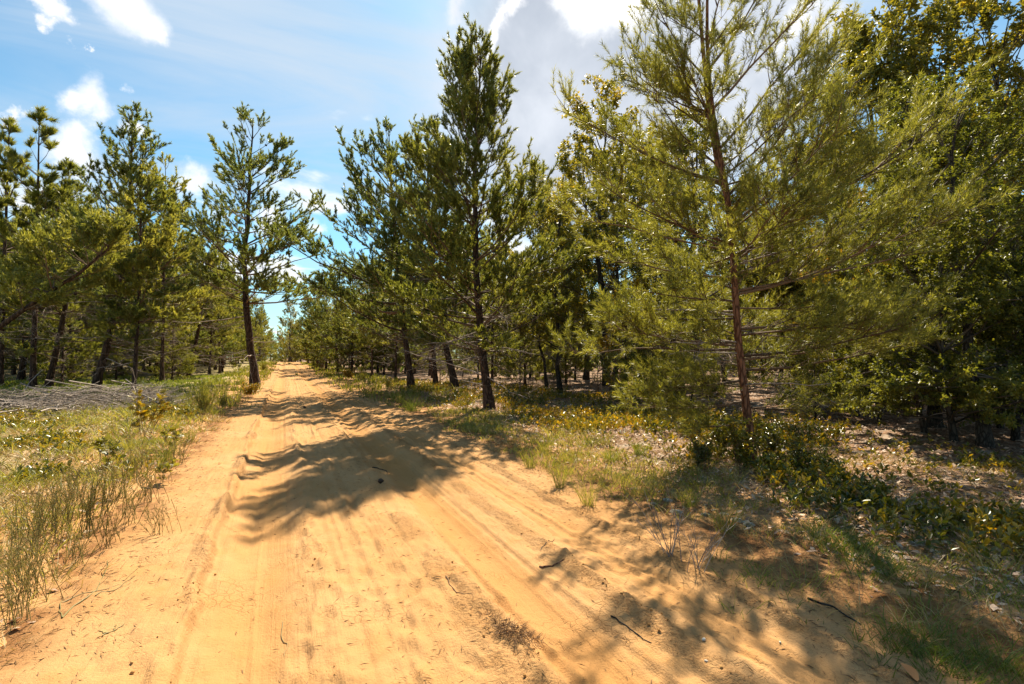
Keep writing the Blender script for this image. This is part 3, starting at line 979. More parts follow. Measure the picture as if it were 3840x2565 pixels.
KIND['scrub2'] = make_tree('oak_shrub', 46, 2.2, .05, 1.0, 24, 9, 5, 'leaf', .03, ('bark_oak', 'branch_oak', 'oak_leaf_mid'), el=(5, 70), nn=11, leaf=(.065, .032), dead=0, upc=.1,
                           prof=lambda v: np.sqrt(np.clip(1.02 - v, .02, 1)), stem_wob=.08, shoot=(.12, .30), sec_len=.55, secz=.15)
USED = set()


def plant(kind, p, h, rz, label, group, cat='tree', tilt=(0, 0)):
    src = KIND[kind]
    if kind in USED:
        o = copy_tree(src)
    else:
        USED.add(kind)
        o = src
    put(o, p, h, rz, tilt)
    tag(o, label, cat, group)
    return o


gl, gr = 'pines of the left stand', 'trees of the right stand'
VR = -YAW          # turns a tree's own lean (+X) to picture right
spots = [
    # kind, px, py, height, extra turn, label
    ('g4', 94, 393, 12.4, 0.0, 'pine with thick leaning trunk nearest the left brush pile', gl),
    ('g3', 133, 395, 10.5, 0.2, 'thin upright pine just behind the golden oak sapling on the left', gl),
    ('g1', 48, 386, 12.0, 0.1, 'leaning dark pine second from the left picture edge', gl),
    ('g4', 20, 380, 12.5, -.3, 'leaning pine at the left picture edge behind the green grass', gl),
    ('g1', 188, 378, 12.2, .15, 'leaning pine between the thin upright pine and the lone roadside pine', gl),
    ('g2', 163, 378, 12.6, 1.9, 'short stubby trunked pine midway in the left stand', gl),
    ('g5', 150, 372, 12.0, 2.6, 'bushy pine filling the gap in the middle of the left stand', gl),
    ('tuft', 33, 389, 14.4, .4, 'tall pine with big round needle tufts at the upper left', gl),
    ('tuft', 0, 386, 14.2, 2.4, 'tufted pine cut by the upper left picture edge', gl),
    ('g2', 72, 381, 12.6, 3.5, 'dense dark pine behind the two leaning trunks on the left', gl),
    ('g2', 118, 377, 14.0, .9, 'tall feathery topped pine rising above the left stand', gl),
    ('g5', 222, 372, 11.0, .9, 'low limbed pine just left behind the lone roadside pine', gl),
    ('g1', 215, 369, 11.5, .4, 'pine with shaded leaning trunk deep behind the lone roadside pine', gl),
    ('g2', 205, 367, 12.0, 4.9, 'dark pine furthest back in the left stand beside the road', gl),
    ('g4', 456, 390, 12.0, 2.9, 'leaning pine close behind the tall centre pine', gr),
    ('g3', 395, 381, 9.8, .4, 'thin curved trunk pine on the right side beside the straight dark pine', gr),
    ('g3', 372, 377, 9.2, 2.0, 'slim pine by the yellow bush on the right side of the road', gr),
    ('g5', 352, 374, 9.5, .3, 'bushy green pine near the yellow bush at the bend', gr),
    ('g2', 338, 372, 10.5, 2.2, 'dense pine on the right where the road narrows', gr),
    ('g5', 326, 368, 10.0, 4.2, 'bushy pine next to the shaded far part of the road', gr),
    ('g2', 317, 365.5, 11.0, 1.2, 'second last pine on the right side of the far road', gr),
    ('g5', 308, 364, 11.0, 3.2, 'last pine on the right before the road crest', gr),
    ('oak3', 547, 388, 10.4, .6, 'thin crooked oak with golden leaves right of the centre pine', gr),
    ('oak2', 607, 386, 15.2, 2.2, 'tall olive leaved oak behind the red barked pine', gr),
    ('oak3', 575, 380, 8.6, 3.0, 'slim oak between the crooked oak and the tall olive oak', gr),
    ('oak2', 640, 384, 13.4, 4.0, 'olive oak just left of the red barked pine', gr),
    ('oak3', 530, 379, 8.5, 5.0, 'slim oak in the sunlit gap right of the centre pine', gr),
    ('oak2', 700, 392, 11.5, 1.0, 'oak close behind the fork of the red barked pine', gr),
    ('oak3', 765, 388, 10.0, .3, 'slim dark trunked oak right behind the red barked pine', gr),
    ('oak1', 800, 396, 8.6, 2.5, 'dark leaved oak in the gap right of the red barked pine', gr),
    ('oak1', 985, 446, 5.6, 2.2, 'thick dark leaning oak nearest the right picture edge', gr),
    ('oak1', 935, 428, 6.8, .9, 'dark oak whose trunk stands left of the nearest thick oak', gr),
    ('oak2', 875, 402, 12.0, 3.9, 'tall olive oak rising behind the right side shrubs', gr),
    ('oak2', 1085, 420, 10.5, 5.2, 'oak cut off by the right picture edge', gr),
    ('oak2', 905, 400, 13.2, 1.7, 'tallest oak rising behind the thick oaks on the right', gr),
    ('oak2', 1000, 408, 12.6, 4.4, 'broad olive oak behind the thick oak at the right edge', gr),
    ('oak1', 840, 392, 10.5, 5.6, 'oak with dark crown above the small golden oak', gr),
    ('oak2', 560, 393, 8.2, 2.9, 'sunlit golden olive oak nearest right of the centre pine', gr),
    ('oak2', 612, 397, 8.8, 5.5, 'sunlit olive oak left in front of the tall olive oak', gr),
    ('oak2', 955, 398, 14.0, 2.6, 'tall oak reaching the upper right picture corner', gr),
    ('gold', 626, 399, 4.6, 1.1, 'small golden oak below the sunlit olive oak', gr),
    ('g2', 436, 386, 10.4, 2.8, 'dense pine close right of the straight dark pine', gr),
    ('g5', 525, 386, 6.6, .4, 'pale bushy pine right behind the tall centre pine', gr),
    ('g5', 566, 383, 5.8, 2.4, 'short bushy pine in the sunlit gap of the right stand', gr),
    ('g3', 478, 379, 7.4, 1.4, 'slim pine filling the gap behind the centre trunks', gr),
    ('g3', 432, 378, 7.8, 3.4, 'slim pine between the straight dark pine and the leaning one', gr),
    ('g5', 384, 374, 7.0, 5.4, 'mid sized pine behind the dry reddish bush', gr),
    ('oak2', 586, 380, 13.6, .5, 'full golden olive oak left behind the tall olive oak', gr),
    ('oak2', 655, 376, 10.2, 5.1, 'full olive oak seen through the left limbs of the red barked pine', gr),
    ('oak2', 560, 374, 9.0, 1.5, 'olive oak standing back in the sunlit gap', gr),
    ('oak2', 725, 380, 9.0, 3.3, 'olive oak hidden behind the crown of the red barked pine', gr),
    ('oak2', 830, 386, 9.0, 4.6, 'yellow green oak lit through right of the red barked pine', gr),
    ('g5', 172, 381, 5.6, .7, 'short bushy pine in front of the left stand near the lone pine', gl),
    ('g5', 116, 382, 5.2, 2.7, 'short bushy pine behind the thin upright pine', gl),
    ('g5', 62, 384, 6.2, 4.1, 'short bushy pine between the leaning trunks on the left', gl),
    ('gold', 858, 416, 5.6, 3.4, 'small oak with bright golden leaves among the dark oaks', gr),
]
for kind, px, py, h, tz, lab, grp in spots:
    p = at(px, py)
    plant(kind, p, h * (.90 if grp == gl else 1.02), VR + tz, lab, grp)

# --- shrubs and young pines under the right stand
gs = 'evergreen shrubs under the right stand'
for kind, px, py, h, lab in (
        ('scrub', 955, 441, 3.3, 'dark glossy shrub between the two thick oak trunks'),
        ('scrub', 1015, 440, 3.6, 'tall dark shrub right of the thick leaning oak'),
        ('scrub', 905, 418, 4.2, 'tall dark shrub left behind the two thick oaks'),
        ('scrub', 925, 432, 2.9, 'dark glossy shrub in front of the two thick oaks'),
        ('scrub', 880, 425, 2.6, 'dark glossy shrub left of the two thick oaks'),
        ('scrub', 1000, 428, 3.3, 'dark shrub behind the thick oak at the right edge'),
        ('scrub', 1050, 446, 2.6, 'dark shrub cut by the right picture edge'),
        ('scrub', 845, 412, 2.3, 'dark shrub below the small golden oak'),
        ('scrub', 650, 412, 2.0, 'low dark shrub left behind the red barked trunk'),
        ('scrub', 690, 408, 2.2, 'low dark shrub straight behind the red barked trunk'),
        ('scrub2', 815, 420, 1.5, 'small leafy shrub right of the red barked trunk'),
        ('scrub2', 790, 400, 2.4, 'yellow green shrub glimpsed right of the red barked trunk'),
        ('scrub2', 960, 404, 2.6, 'olive shrub far behind the thick oaks')):
    plant(kind, at(px, py), h, px * 1.7, lab, gs, 'shrub')
gy = 'young pines under the trees'
for px, py, h, lab in ((615, 408, 1.7, 'little young pine left of the low dark shrubs'), (598, 392, 2.6, 'young pine beside the tall olive oak trunk'),
                       (520, 392, 3.0, 'pale young pine just right of the centre pine trunk'), (440, 384, 2.6, 'young pine behind the leaning centre trunks'),
                       (365, 384, 1.6, 'young pine by the yellow bush'), (570, 386, 2.2, 'young pine in the sunlit gap of the right stand')):
    plant('young', at(px, py), h, px * 2.3, lab, gy)

# --- the rest of both stands
g = np.random.default_rng(5)
taken = [tuple(at(s[1], s[2])[:2]) for s in spots] + [tuple(o.location[:2]) for o in (pA, pB, pC, pD)]


def free(x, y, dmin):
    return all((x - a_) ** 2 + (y - b_) ** 2 > dmin * dmin for a_, b_ in taken)


def fill(n, xr, yr, kinds, hs, dmin, label, group, test):
    k = 0
    for _ in range(n * 60):
        if k >= n:
            break
        x, y = g.uniform(*xr), g.uniform(*yr)
        dp = x * FWD[0] + y * FWD[1]
        lt = (x * RGT[0] + y * RGT[1]) / max(dp, .1)
        if dp < 6 or abs(lt) > 1.12 or not test(x, y, dp, lt) or not free(x, y, dmin):
            continue
        taken.append((x, y))
        kd = kinds[int(g.integers(len(kinds)))]
        plant(kd, Vector((x, y, gz(x, y))), g.uniform(*hs), g.uniform(0, 6.28) if kd not in ('g1', 'g4') else VR + g.normal() * .5, label, group)
        k += 1
    return k


def is_oak(k):
    return k.startswith('oak') or k.startswith('scrub')


def fill2(n, xr, yr, kinds, hs, dmin, lab_pine, lab_oak, group, test):
    global plant
    p0 = plant

    def where(p):
        dp = p[0] * FWD[0] + p[1] * FWD[1]
        x = 512 + 512 * (p[0] * RGT[0] + p[1] * RGT[1]) / dp
        far = ', set well back' if dp > 40 else ''
        for lim, w_ in ((60, ' behind the tufted pines'), (115, ' behind the thick leaning trunk'), (170, ' behind the thin upright pine'), (240, ' left of the lone roadside pine'), (300, ''),
                        (400, ''), (450, ' between the two dark centre trunks'), (520, ' beside the tall centre pine'), (600, ' near the crooked golden oak'), (690, ' near the tall olive oak'),
                        (790, ' behind the red barked pine'), (880, ' below the small golden oak'), (4000, ' behind the thick oaks')):
            if x < lim:
                return w_ + far
    SP = ('lining', 'closing', 'packed')
    plant_ = lambda kd, p, h, rz, lab, grp: p0(kd, p, h, rz, (lambda l: l if any(k in l for k in SP) else l + where(p))(lab_oak if is_oak(kd) else lab_pine), grp,
                                               'shrub' if kd.startswith('scrub') else 'tree')
    plant = plant_
    r = fill(n, xr, yr, kinds, hs, dmin, '', group, test)
    plant = p0
    return r


fill2(64, (-60, -6), (24, 85), ['g1', 'g2', 'g4', 'g3', 'g3', 'g5'], (9, 13), 2.3, 'pine crowded in the left stand', '', 'pines deep in the left stand',
      lambda x, y, dp, lt: dp > 26)
fill2(20, (-14, -4.2), (40, 112), ['g2', 'g5', 'g3'], (8, 11.5), 2.2, 'pine in the far row lining the left road edge', '', 'far pines lining the left road edge', lambda x, y, dp, lt: True)
fill2(26, (6.2, 20), (34, 112), ['g2', 'g5', 'g3', 'g5'], (8, 11), 2.3, 'pine in the far row lining the right road edge', '', 'far pines lining the right road edge', lambda x, y, dp, lt: True)
fill2(36, (8, 60), (16, 75), ['g3', 'g3', 'oak3'], (8, 11), 2.6, 'pine deep in the right stand', 'slim oak deep in the right stand',
      'trees deep in the right stand', lambda x, y, dp, lt: dp > 24 and lt < .12)
fill2(56, (8, 80), (6, 60), ['oak2', 'oak3', 'oak1', 'g3', 'oak3'], (7.5, 10.5), 2.4, 'slim pine among shaded oaks', 'shaded oak deep in the right stand',
      'oaks deep in the right stand', lambda x, y, dp, lt: dp > 15 and lt >= .08)
fill2(30, (6, 60), (8, 50), ['scrub', 'scrub2', 'scrub2'], (1.4, 3.2), 1.2, '', 'shrub in the shaded undergrowth', 'undergrowth shrubs of the right stand',
      lambda x, y, dp, lt: dp > 12 and lt > -.1)
fill2(8, (7, 30), (4, 20), ['scrub'], (2.5, 4.2), 1.6, '', 'dark shrub packed behind the thick oaks on the right', 'dark shrubs behind the thick oaks', lambda x, y, dp, lt: dp > 9.5 and lt > .62)
fill2(30, (-60, 60), (118, 175), ['g2', 'oak2', 'g5'], (9, 12), 2.6, 'distant pine closing the view beyond the road crest', 'distant oak closing the view beyond the road crest', 'distant trees beyond the crest',
      lambda x, y, dp, lt: -.53 < lt < -.37)

# the wood going on beyond, too far and thick to tell tree from tree
g = np.random.default_rng(91)
cl_ = []
for _ in range(6000):
    x, y = g.uniform(-110, 110), g.uniform(10, 130)
    dp = x * FWD[0] + y * FWD[1]
    lt = (x * RGT[0] + y * RGT[1]) / max(dp, .1)
    if 52 < dp < 88 and abs(lt) < 1.2 and (x < -9 or x > 10) and len(cl_) < 330:
        cl_.append((x, y))
cl_ = np.array(cl_)
n = len(cl_)
i_ = np.repeat(np.arange(n), 190)
hh = g.uniform(3.5, 9.0, n)
u_ = g.random(len(i_)) ** .9
rad = (1.9 * (1 - u_) ** .6 + .25) * g.random(len(i_)) ** .5
an = g.uniform(0, 6.28, len(i_))
p_ = np.stack([cl_[i_, 0] + rad * np.cos(an), cl_[i_, 1] + rad * np.sin(an), .25 + u_ * hh[i_]], -1)
p_[:, 2] += surf(p_[:, 0], p_[:, 1])
G = Geo()
dd_ = nrm(np.stack([np.cos(an), np.sin(an), g.uniform(.1, 1.2, len(i_))], -1))
leaves(G, p_, dd_, np.full(len(i_), .1), np.ones(len(i_), int), .75, .24, g)
wd = link('far_wood', G.mesh('far_wood'), None, 'needle_dark')
tag(wd, 'thick wood far behind both stands', None, None, 'stuff')

# ------------------------------------------------------------------ ground cover (nobody could count it)
def scatter(n, xr, yr, mask, g, logy=True):
    """random points, denser near the camera, kept with probability mask(x, y)"""
    out = []
    got = 0
    for _ in range(40):
        m_ = n * 3
        x = g.uniform(*xr, m_)
        y = np.exp(g.uniform(math.log(yr[0] + 2), math.log(yr[1] + 2), m_)) - 2 if logy else g.uniform(*yr, m_)
        dp = x * FWD[0] + y * FWD[1]
        lt = (x * RGT[0] + y * RGT[1]) / np.maximum(dp, .1)
        k = (g.random(m_) < mask(x, y)) & (dp > .8) & (np.abs(lt) < 1.25)
        out.append(np.stack([x[k], y[k]], -1))
        got += int(k.sum())
        if got >= n:
            break
    return np.concatenate(out)[:n]


def blades(G, xy, per, h, spread, w, g, bend=.5, flat=0.0):
    """tufts of curved blades"""
    i = np.repeat(np.arange(len(xy)), per)
    n = len(i)
    off = g.normal(size=(n, 2)) * spread
    b = xy[i] + off
    z = surf(b[:, 0], b[:, 1]) - .01
    base = np.concatenate([b, z[:, None]], 1)
    sc_ = np.repeat(g.uniform(.55, 1.25, len(xy)), per)
    L = g.uniform(h[0], h[1], n) * sc_
    a_ = np.arctan2(off[:, 1], off[:, 0]) + g.normal(size=n) * .8
    out = np.stack([np.cos(a_), np.sin(a_), np.zeros(n)], -1)
    up = np.array([0, 0, 1.0])
    tl = g.uniform(.05, .55, n)[:, None] + flat
    d = nrm(up + out * tl)
    dist = np.hypot(b[:, 0], b[:, 1])
    ww = (np.maximum(w, .0011 * dist) * g.uniform(.7, 1.3, n))[:, None]
    sd = nrm(np.cross(d, g.normal(size=(n, 3)))) * ww * .5
    bd = (g.uniform(.1, 1.0, n) * bend)[:, None]
    m1 = base + d * L[:, None] * .5 + out * (L[:, None] * .06 * bd)
    tip = base + d * L[:, None] * .9 + (out * .45 - up * .22) * L[:, None] * bd
    V = np.stack([base - sd, base + sd, m1 + sd * .8, m1 - sd * .8, tip], 1)
    k = np.arange(n)[:, None] * 5
    G.add(V.reshape(-1, 3), np.concatenate([k + np.array([[0, 1, 2]]), k + np.array([[0, 2, 3]]), k + np.array([[3, 2, 4]])]))


def nz(x, y, f, s_=0.0):
    return fbm(x * f + s_, y * f + s_ * 1.7, 3)


def stuff(name, G, mat, label):
    o = link(name, G.mesh(name), None, mat)
    return tag(o, label, None, None, 'stuff')


g = np.random.default_rng(77)
# left verge
lv = lambda x, y: sst(-1.35, -1.9, x + .5 * nz(x, y, .9)) * sst(-7.5, -3.5, x) * (.25 + .75 * (nz(x, y, .8, 4) > -.12))
G = Geo()
blades(G, scatter(1150, (-8, -1.2), (1.6, 19), lv, g), 12, (.06, .26), .07, .0045, g, .9, .2)
stuff('grass', G, 'grass', 'thin olive grass on the left verge of the road')
G = Geo()
blades(G, scatter(2300, (-9, -1.2), (1.6, 22), lambda x, y: sst(-1.25, -1.7, x + .5 * nz(x, y, .9)), g), 13, (.05, .20), .10, .0045, g, .9, .8)
stuff('dry_grass', G, 'grass_dry', 'dry straw coloured grass lying over the left verge')
G = Geo()
blades(G, scatter(2600, (-40, -3.2), (17, 46), lambda x, y: sst(-2.5, -4.5, x) * (.35 + .65 * (nz(x, y, .25, 9) > -.1)), g), 9, (.08, .26), .16, .02, g, .7)
stuff('shade_grass', G, 'grass_green', 'green grass in the shade under the left pines')
# right verge
rv = lambda x, y: sst(3.0, 3.6, x + .5 * nz(x, y, .9, 2)) * sst(6.2, 4.6, x) * (.10 + .9 * (nz(x, y, .7, 6) > .0))
G = Geo()
blades(G, scatter(760, (2.8, 6.5), (.6, 17), rv, g), 18, (.06, .20), .06, .0045, g, .9, .2)
stuff('verge_grass', G, 'grass', 'light green grass tufts on the right verge of the road')
G = Geo()
blades(G, scatter(1100, (2.6, 9), (.5, 15), lambda x, y: sst(2.9, 3.8, x + .8 * nz(x, y, .9, 3)) * .9, g), 12, (.06, .22), .09, .004, g, .9, .6)
stuff('straw', G, 'grass_dry', 'dry straw strewn along the right verge of the road')
G = Geo()
pts = np.concatenate([np.array([tuple(at(px_, py_)[:2])]) + g.normal(size=(k_, 2)) * r_ for px_, py_, k_, r_ in
                      ((900, 640, 30, .14), (940, 655, 34, .16), (985, 672, 34, .18), (850, 548, 40, .16), (885, 570, 40, .16), (835, 535, 30, .14), (1000, 600, 30, .2), (770, 580, 14, .2), (960, 545, 20, .2))])
blades(G, pts, 14, (.05, .17), .05, .004, g, .9, .3)
stuff('green_grass', G, 'grass_green', 'short dark green grass patches at the lower right')
# far road grass
G = Geo()
fg = lambda x, y: (sst(2.2, 3.4, x) * sst(7.5, 5.5, x) + sst(-.8, -1.6, x) * sst(-5, -3.5, x) + .25 * band(x, .75, .35) * sst(44, 60, y))
blades(G, scatter(900, (-6, 8), (17, 100), fg, g), 12, (.12, .45), .14, .02, g, .7)
stuff('road_edge_grass', G, 'grass', 'yellow green grass edging the far part of the road')

# low leafy ground cover
def cover(xy, per, ll, lw, hgt, g):
    z = surf(xy[:, 0], xy[:, 1]) - .01
    p0 = np.concatenate([xy, z[:, None]], 1)
    d = nrm(np.stack([g.normal(size=len(xy)) * .3, g.normal(size=len(xy)) * .3, np.ones(len(xy))], -1))
    G = Geo()
    leaves(G, p0, d, g.uniform(hgt[0], hgt[1], len(xy)), np.full(len(xy), per), ll, lw, g, -.35)
    return G


rc = lambda x, y: sst(4.4, 5.6, x + .9 * nz(x, y, .6, 8)) * sst(14, 8.0, x) * (.08 + .92 * (nz(x, y, .5, 12) > -.08))
stuff('ground_cover', cover(scatter(5600, (4, 14), (.8, 32), lambda x, y: rc(x, y) * (.35 + .65 * sst(4.0, 9, y + 3 * nz(x, y, .4))), g), 7, .085, .036, (.08, .24), g), 'cover_leaf',
      'golden leafy ground cover under the right stand')
stuff('green_cover', cover(scatter(1500, (4, 10), (.4, 14), lambda x, y: rc(x, y) * sst(10.5, 6.5, y), g), 7, .075, .030, (.08, .24), g), 'cover_green',
      'green and yellow leafy ground cover round the red barked pine')
lc = lambda x, y: sst(-1.5, -2.4, x) * sst(-9, -5, x) * (nz(x, y, .8, 21) > .12)
stuff('verge_cover', cover(scatter(1000, (-9, -1.4), (2, 17), lc, g), 6, .075, .034, (.06, .2), g), 'cover_leaf', 'yellow leafy ground cover among the grass on the left verge')


def flat_leaves(xy, ll, lw, g, lift=.012, tilt=.35):
    n = len(xy)
    z = surf(xy[:, 0], xy[:, 1]) + lift * g.random(n)
    a_ = g.uniform(0, 6.28, n)
    d = nrm(np.stack([np.cos(a_), np.sin(a_), g.normal(size=n) * tilt], -1))
    G = Geo()
    p = np.concatenate([xy, z[:, None]], 1)
    nv = nrm(np.stack([g.normal(size=n) * tilt, g.normal(size=n) * tilt, np.ones(n)], -1))
    sd = nrm(np.cross(d, nv))
    L = (ll * g.uniform(.5, 1.2, n))[:, None]
    w = lw / ll
    V = np.stack([p, p + d * L * .5 + sd * L * w * .5 + nv * L * .06, p + d * L, p + d * L * .5 - sd * L * w * .5 + nv * L * .06], 1)
    k = np.arange(n)[:, None] * 4
    G.add(V.reshape(-1, 3), np.concatenate([k + np.array([[0, 1, 2]]), k + np.array([[0, 2, 3]])]))
    return G


ll_ = lambda x, y: sst(3.6, 5.2, x + .8 * nz(x, y, .7, 3))
stuff('leaf_litter', flat_leaves(scatter(26000, (3, 24), (.4, 24), ll_, g), .085, .045, g), 'litter', 'brown fallen leaves covering the floor of the right stand')
stuff('pale_litter', flat_leaves(scatter(5200, (3.4, 8), (.3, 9), lambda x, y: sst(3.9, 4.6, x + .6 * nz(x, y, .8, 5)) * sst(7.5, 6, x), g), .065, .026, g, .015), 'pale_leaf', 'pale dry leaves in the sunlit strip of the right bank')
stuff('left_litter', flat_leaves(scatter(5000, (-9, -1.2), (1.8, 20), lambda x, y: sst(-1.2, -2.2, x), g), .06, .032, g), 'litter', 'pale fallen leaves in the grass of the left verge')
# needle and bark crumbs over the sand
dm = lambda x, y: .07 + .3 * band(x, .75, .35) + 1.0 * (sst(-.6, -1.3, x) + sst(2.2, 3.2, x))
stuff('needle_litter', flat_leaves(scatter(20000, (-2.4, 5.5), (.8, 24), dm, g), .055, .0045, g, .006, .12), 'debris', 'brown pine needles and crumbs scattered over the sand')
# sand clods thrown up along the ruts
n = 900
yy = np.exp(g.uniform(math.log(1.2), math.log(16), n))
cc = g.choice([-.56, -.54, 1.14, 2.02, 2.04, 2.78, .24], n)
wn = 0.10 * fbm(yy * 0.13, yy * 0 + 3, 2)
xx = cc - wn - .05 * fbm(yy * 1.7, yy * 0 + 9, 3) + g.normal(size=n) * .05
kp = fbm(yy * .9, yy * 0 + 7 * cc, 2) > -.15
xx, yy = xx[kp], yy[kp]
n = len(xx)
ico = np.array([(0, 0, 1), (.9, 0, .2), (.28, .86, .2), (-.73, .53, .2), (-.73, -.53, .2), (.28, -.86, .2), (0, 0, -.7)])
icf = np.array([(0, 1, 2), (0, 2, 3), (0, 3, 4), (0, 4, 5), (0, 5, 1), (6, 2, 1), (6, 3, 2), (6, 4, 3), (6, 5, 4), (6, 1, 5)])
sz = (.003 + .010 * g.random(n) ** 3)
V = ico[None] * sz[:, None, None] * g.uniform(.6, 1.3, (n, 7, 1))
V = V + np.stack([xx, yy, surf(xx, yy) + sz * .3], -1)[:, None]
G = Geo()
G.add(V.reshape(-1, 3), (icf[None] + np.arange(n)[:, None, None] * 7).reshape(-1, 3))
stuff('sand_clods', G, 'clod', 'crumbled clods of sand along the wheel ruts')

# ------------------------------------------------------------------ single plants, sticks and stones
def stems_plant(name, seed, n, h, spread, mat, fork=3, leafy=None, r=.0035, out=.35):
    """a bush of thin forking stems"""
    g = np.random.default_rng(seed)
    p0 = np.concatenate([g.normal(size=(n, 2)) * spread * .25, np.full((n, 1), -.03)], 1)
    a_ = g.uniform(0, 6.28, n)
    o_ = g.uniform(.0, 1, n) * out
    d = nrm(np.stack([np.cos(a_) * o_, np.sin(a_) * o_, np.ones(n)], -1))
    L = h * g.uniform(.55, 1.0, n)
    P = curve(p0, d, L, g.normal(size=(n, 3)) * np.array([.12, .12, .03]), 5, g, .03)
    G = Geo()
    tubes(G, P, np.full((n, 5), r) * np.linspace(1, .45, 5)[None], 3)
    i2 = np.repeat(np.arange(n), fork)
    q, tg = along(P[i2], g.uniform(.25, .9, len(i2)))
    d2 = nrm(tg + perp(tg, g) * g.uniform(.15, .55, (len(i2), 1)))
    L2 = L[i2] * g.uniform(.15, .45, len(i2))
    P2 = curve(q, d2, L2, np.array([[0, 0, .12]]).repeat(len(i2), 0), 3, g, .03)
    tubes(G, P2, np.full((len(i2), 3), r * .6) * np.linspace(1, .5, 3)[None], 3)
    root = link(name, None)
    KIDS[root.name] = [link('stems', G.mesh('stems', True), root, mat)]
    if leafy:
        C = Geo()
        A = np.concatenate([q, P[:, 3]])
        E = np.concatenate([P2[:, -1], P[:, 4]])
        ln = np.linalg.norm(E - A, axis=1)
        if leafy[0] == 'lobed':
            lobed_leaves(C, A, nrm(E - A), ln, np.full(len(ln), leafy[1]), leafy[2], g)
        elif leafy[0] == 'needle':
            needles(C, A, nrm(E - A), ln, np.full(len(ln), leafy[1]), leafy[2], leafy[3], g, (12, 35))
        else:
            leaves(C, A, nrm(E - A), ln, np.full(len(ln), leafy[1]), leafy[2], leafy[3], g)
        KIDS[root.name].append(link('foliage', C.mesh('foliage'), root, leafy[-1]))
    root['H0'] = float(h)
    return root


KIND['broom'] = stems_plant('broom_plant', 51, 18, .62, .26, 'broom', 4, ('needle', 7, .03, .004, 'broom'))
KIND['broom2'] = stems_plant('broom_plant', 52, 13, .50, .28, 'broom', 4, ('needle', 6, .03, .004, 'broom'), out=.6)
KIND['bush'] = stems_plant('green_bush', 53, 40, .85, .25, 'broom', 5, ('needle', 14, .06, .010, 'grass'), out=.5)
KIND['sapling'] = stems_plant('oak_sapling', 54, 5, 1.0, .18, 'branch', 5, ('lobed', 4, .15, 'oak_leaf_gold'), .006, out=.5)
KIND['sprout'] = stems_plant('oak_sapling', 55, 4, .45, .16, 'branch', 4, ('lobed', 3, .12, 'oak_leaf_mid'), .004, out=.7)
KIND['yellow'] = stems_plant('yellow_bush', 56, 30, .8, .4, 'branch', 4, ('leaf', 9, .10, .04, 'oak_leaf_gold'), out=.8)
KIND['brown'] = stems_plant('dry_bush', 57, 60, 1.9, .7, 'dead', 6, ('needle', 10, .08, .010, 'debris'), .006, out=.6)
KIND['bushlet'] = stems_plant('leafy_plant', 59, 16, .75, .35, 'branch', 5, ('leaf', 7, .075, .032, 'cover_green'), .004, out=.8)
KIND['deadtwig'] = stems_plant('dead_twig_plant', 58, 10, .55, .2, 'grey_stick', 5, None, .004, out=.8)


def clump(name, seed, n, h, spread, w, mat):
    g = np.random.default_rng(seed)
    sv = globals()['surf']
    globals()['surf'] = lambda x, y: np.zeros_like(np.asarray(x, float))
    G = Geo()
    blades(G, np.zeros((1, 2)), n, h, spread, w, g, .9)
    globals()['surf'] = sv
    o = link(name, G.mesh(name), None, mat)
    o['H0'] = 1.0
    return o


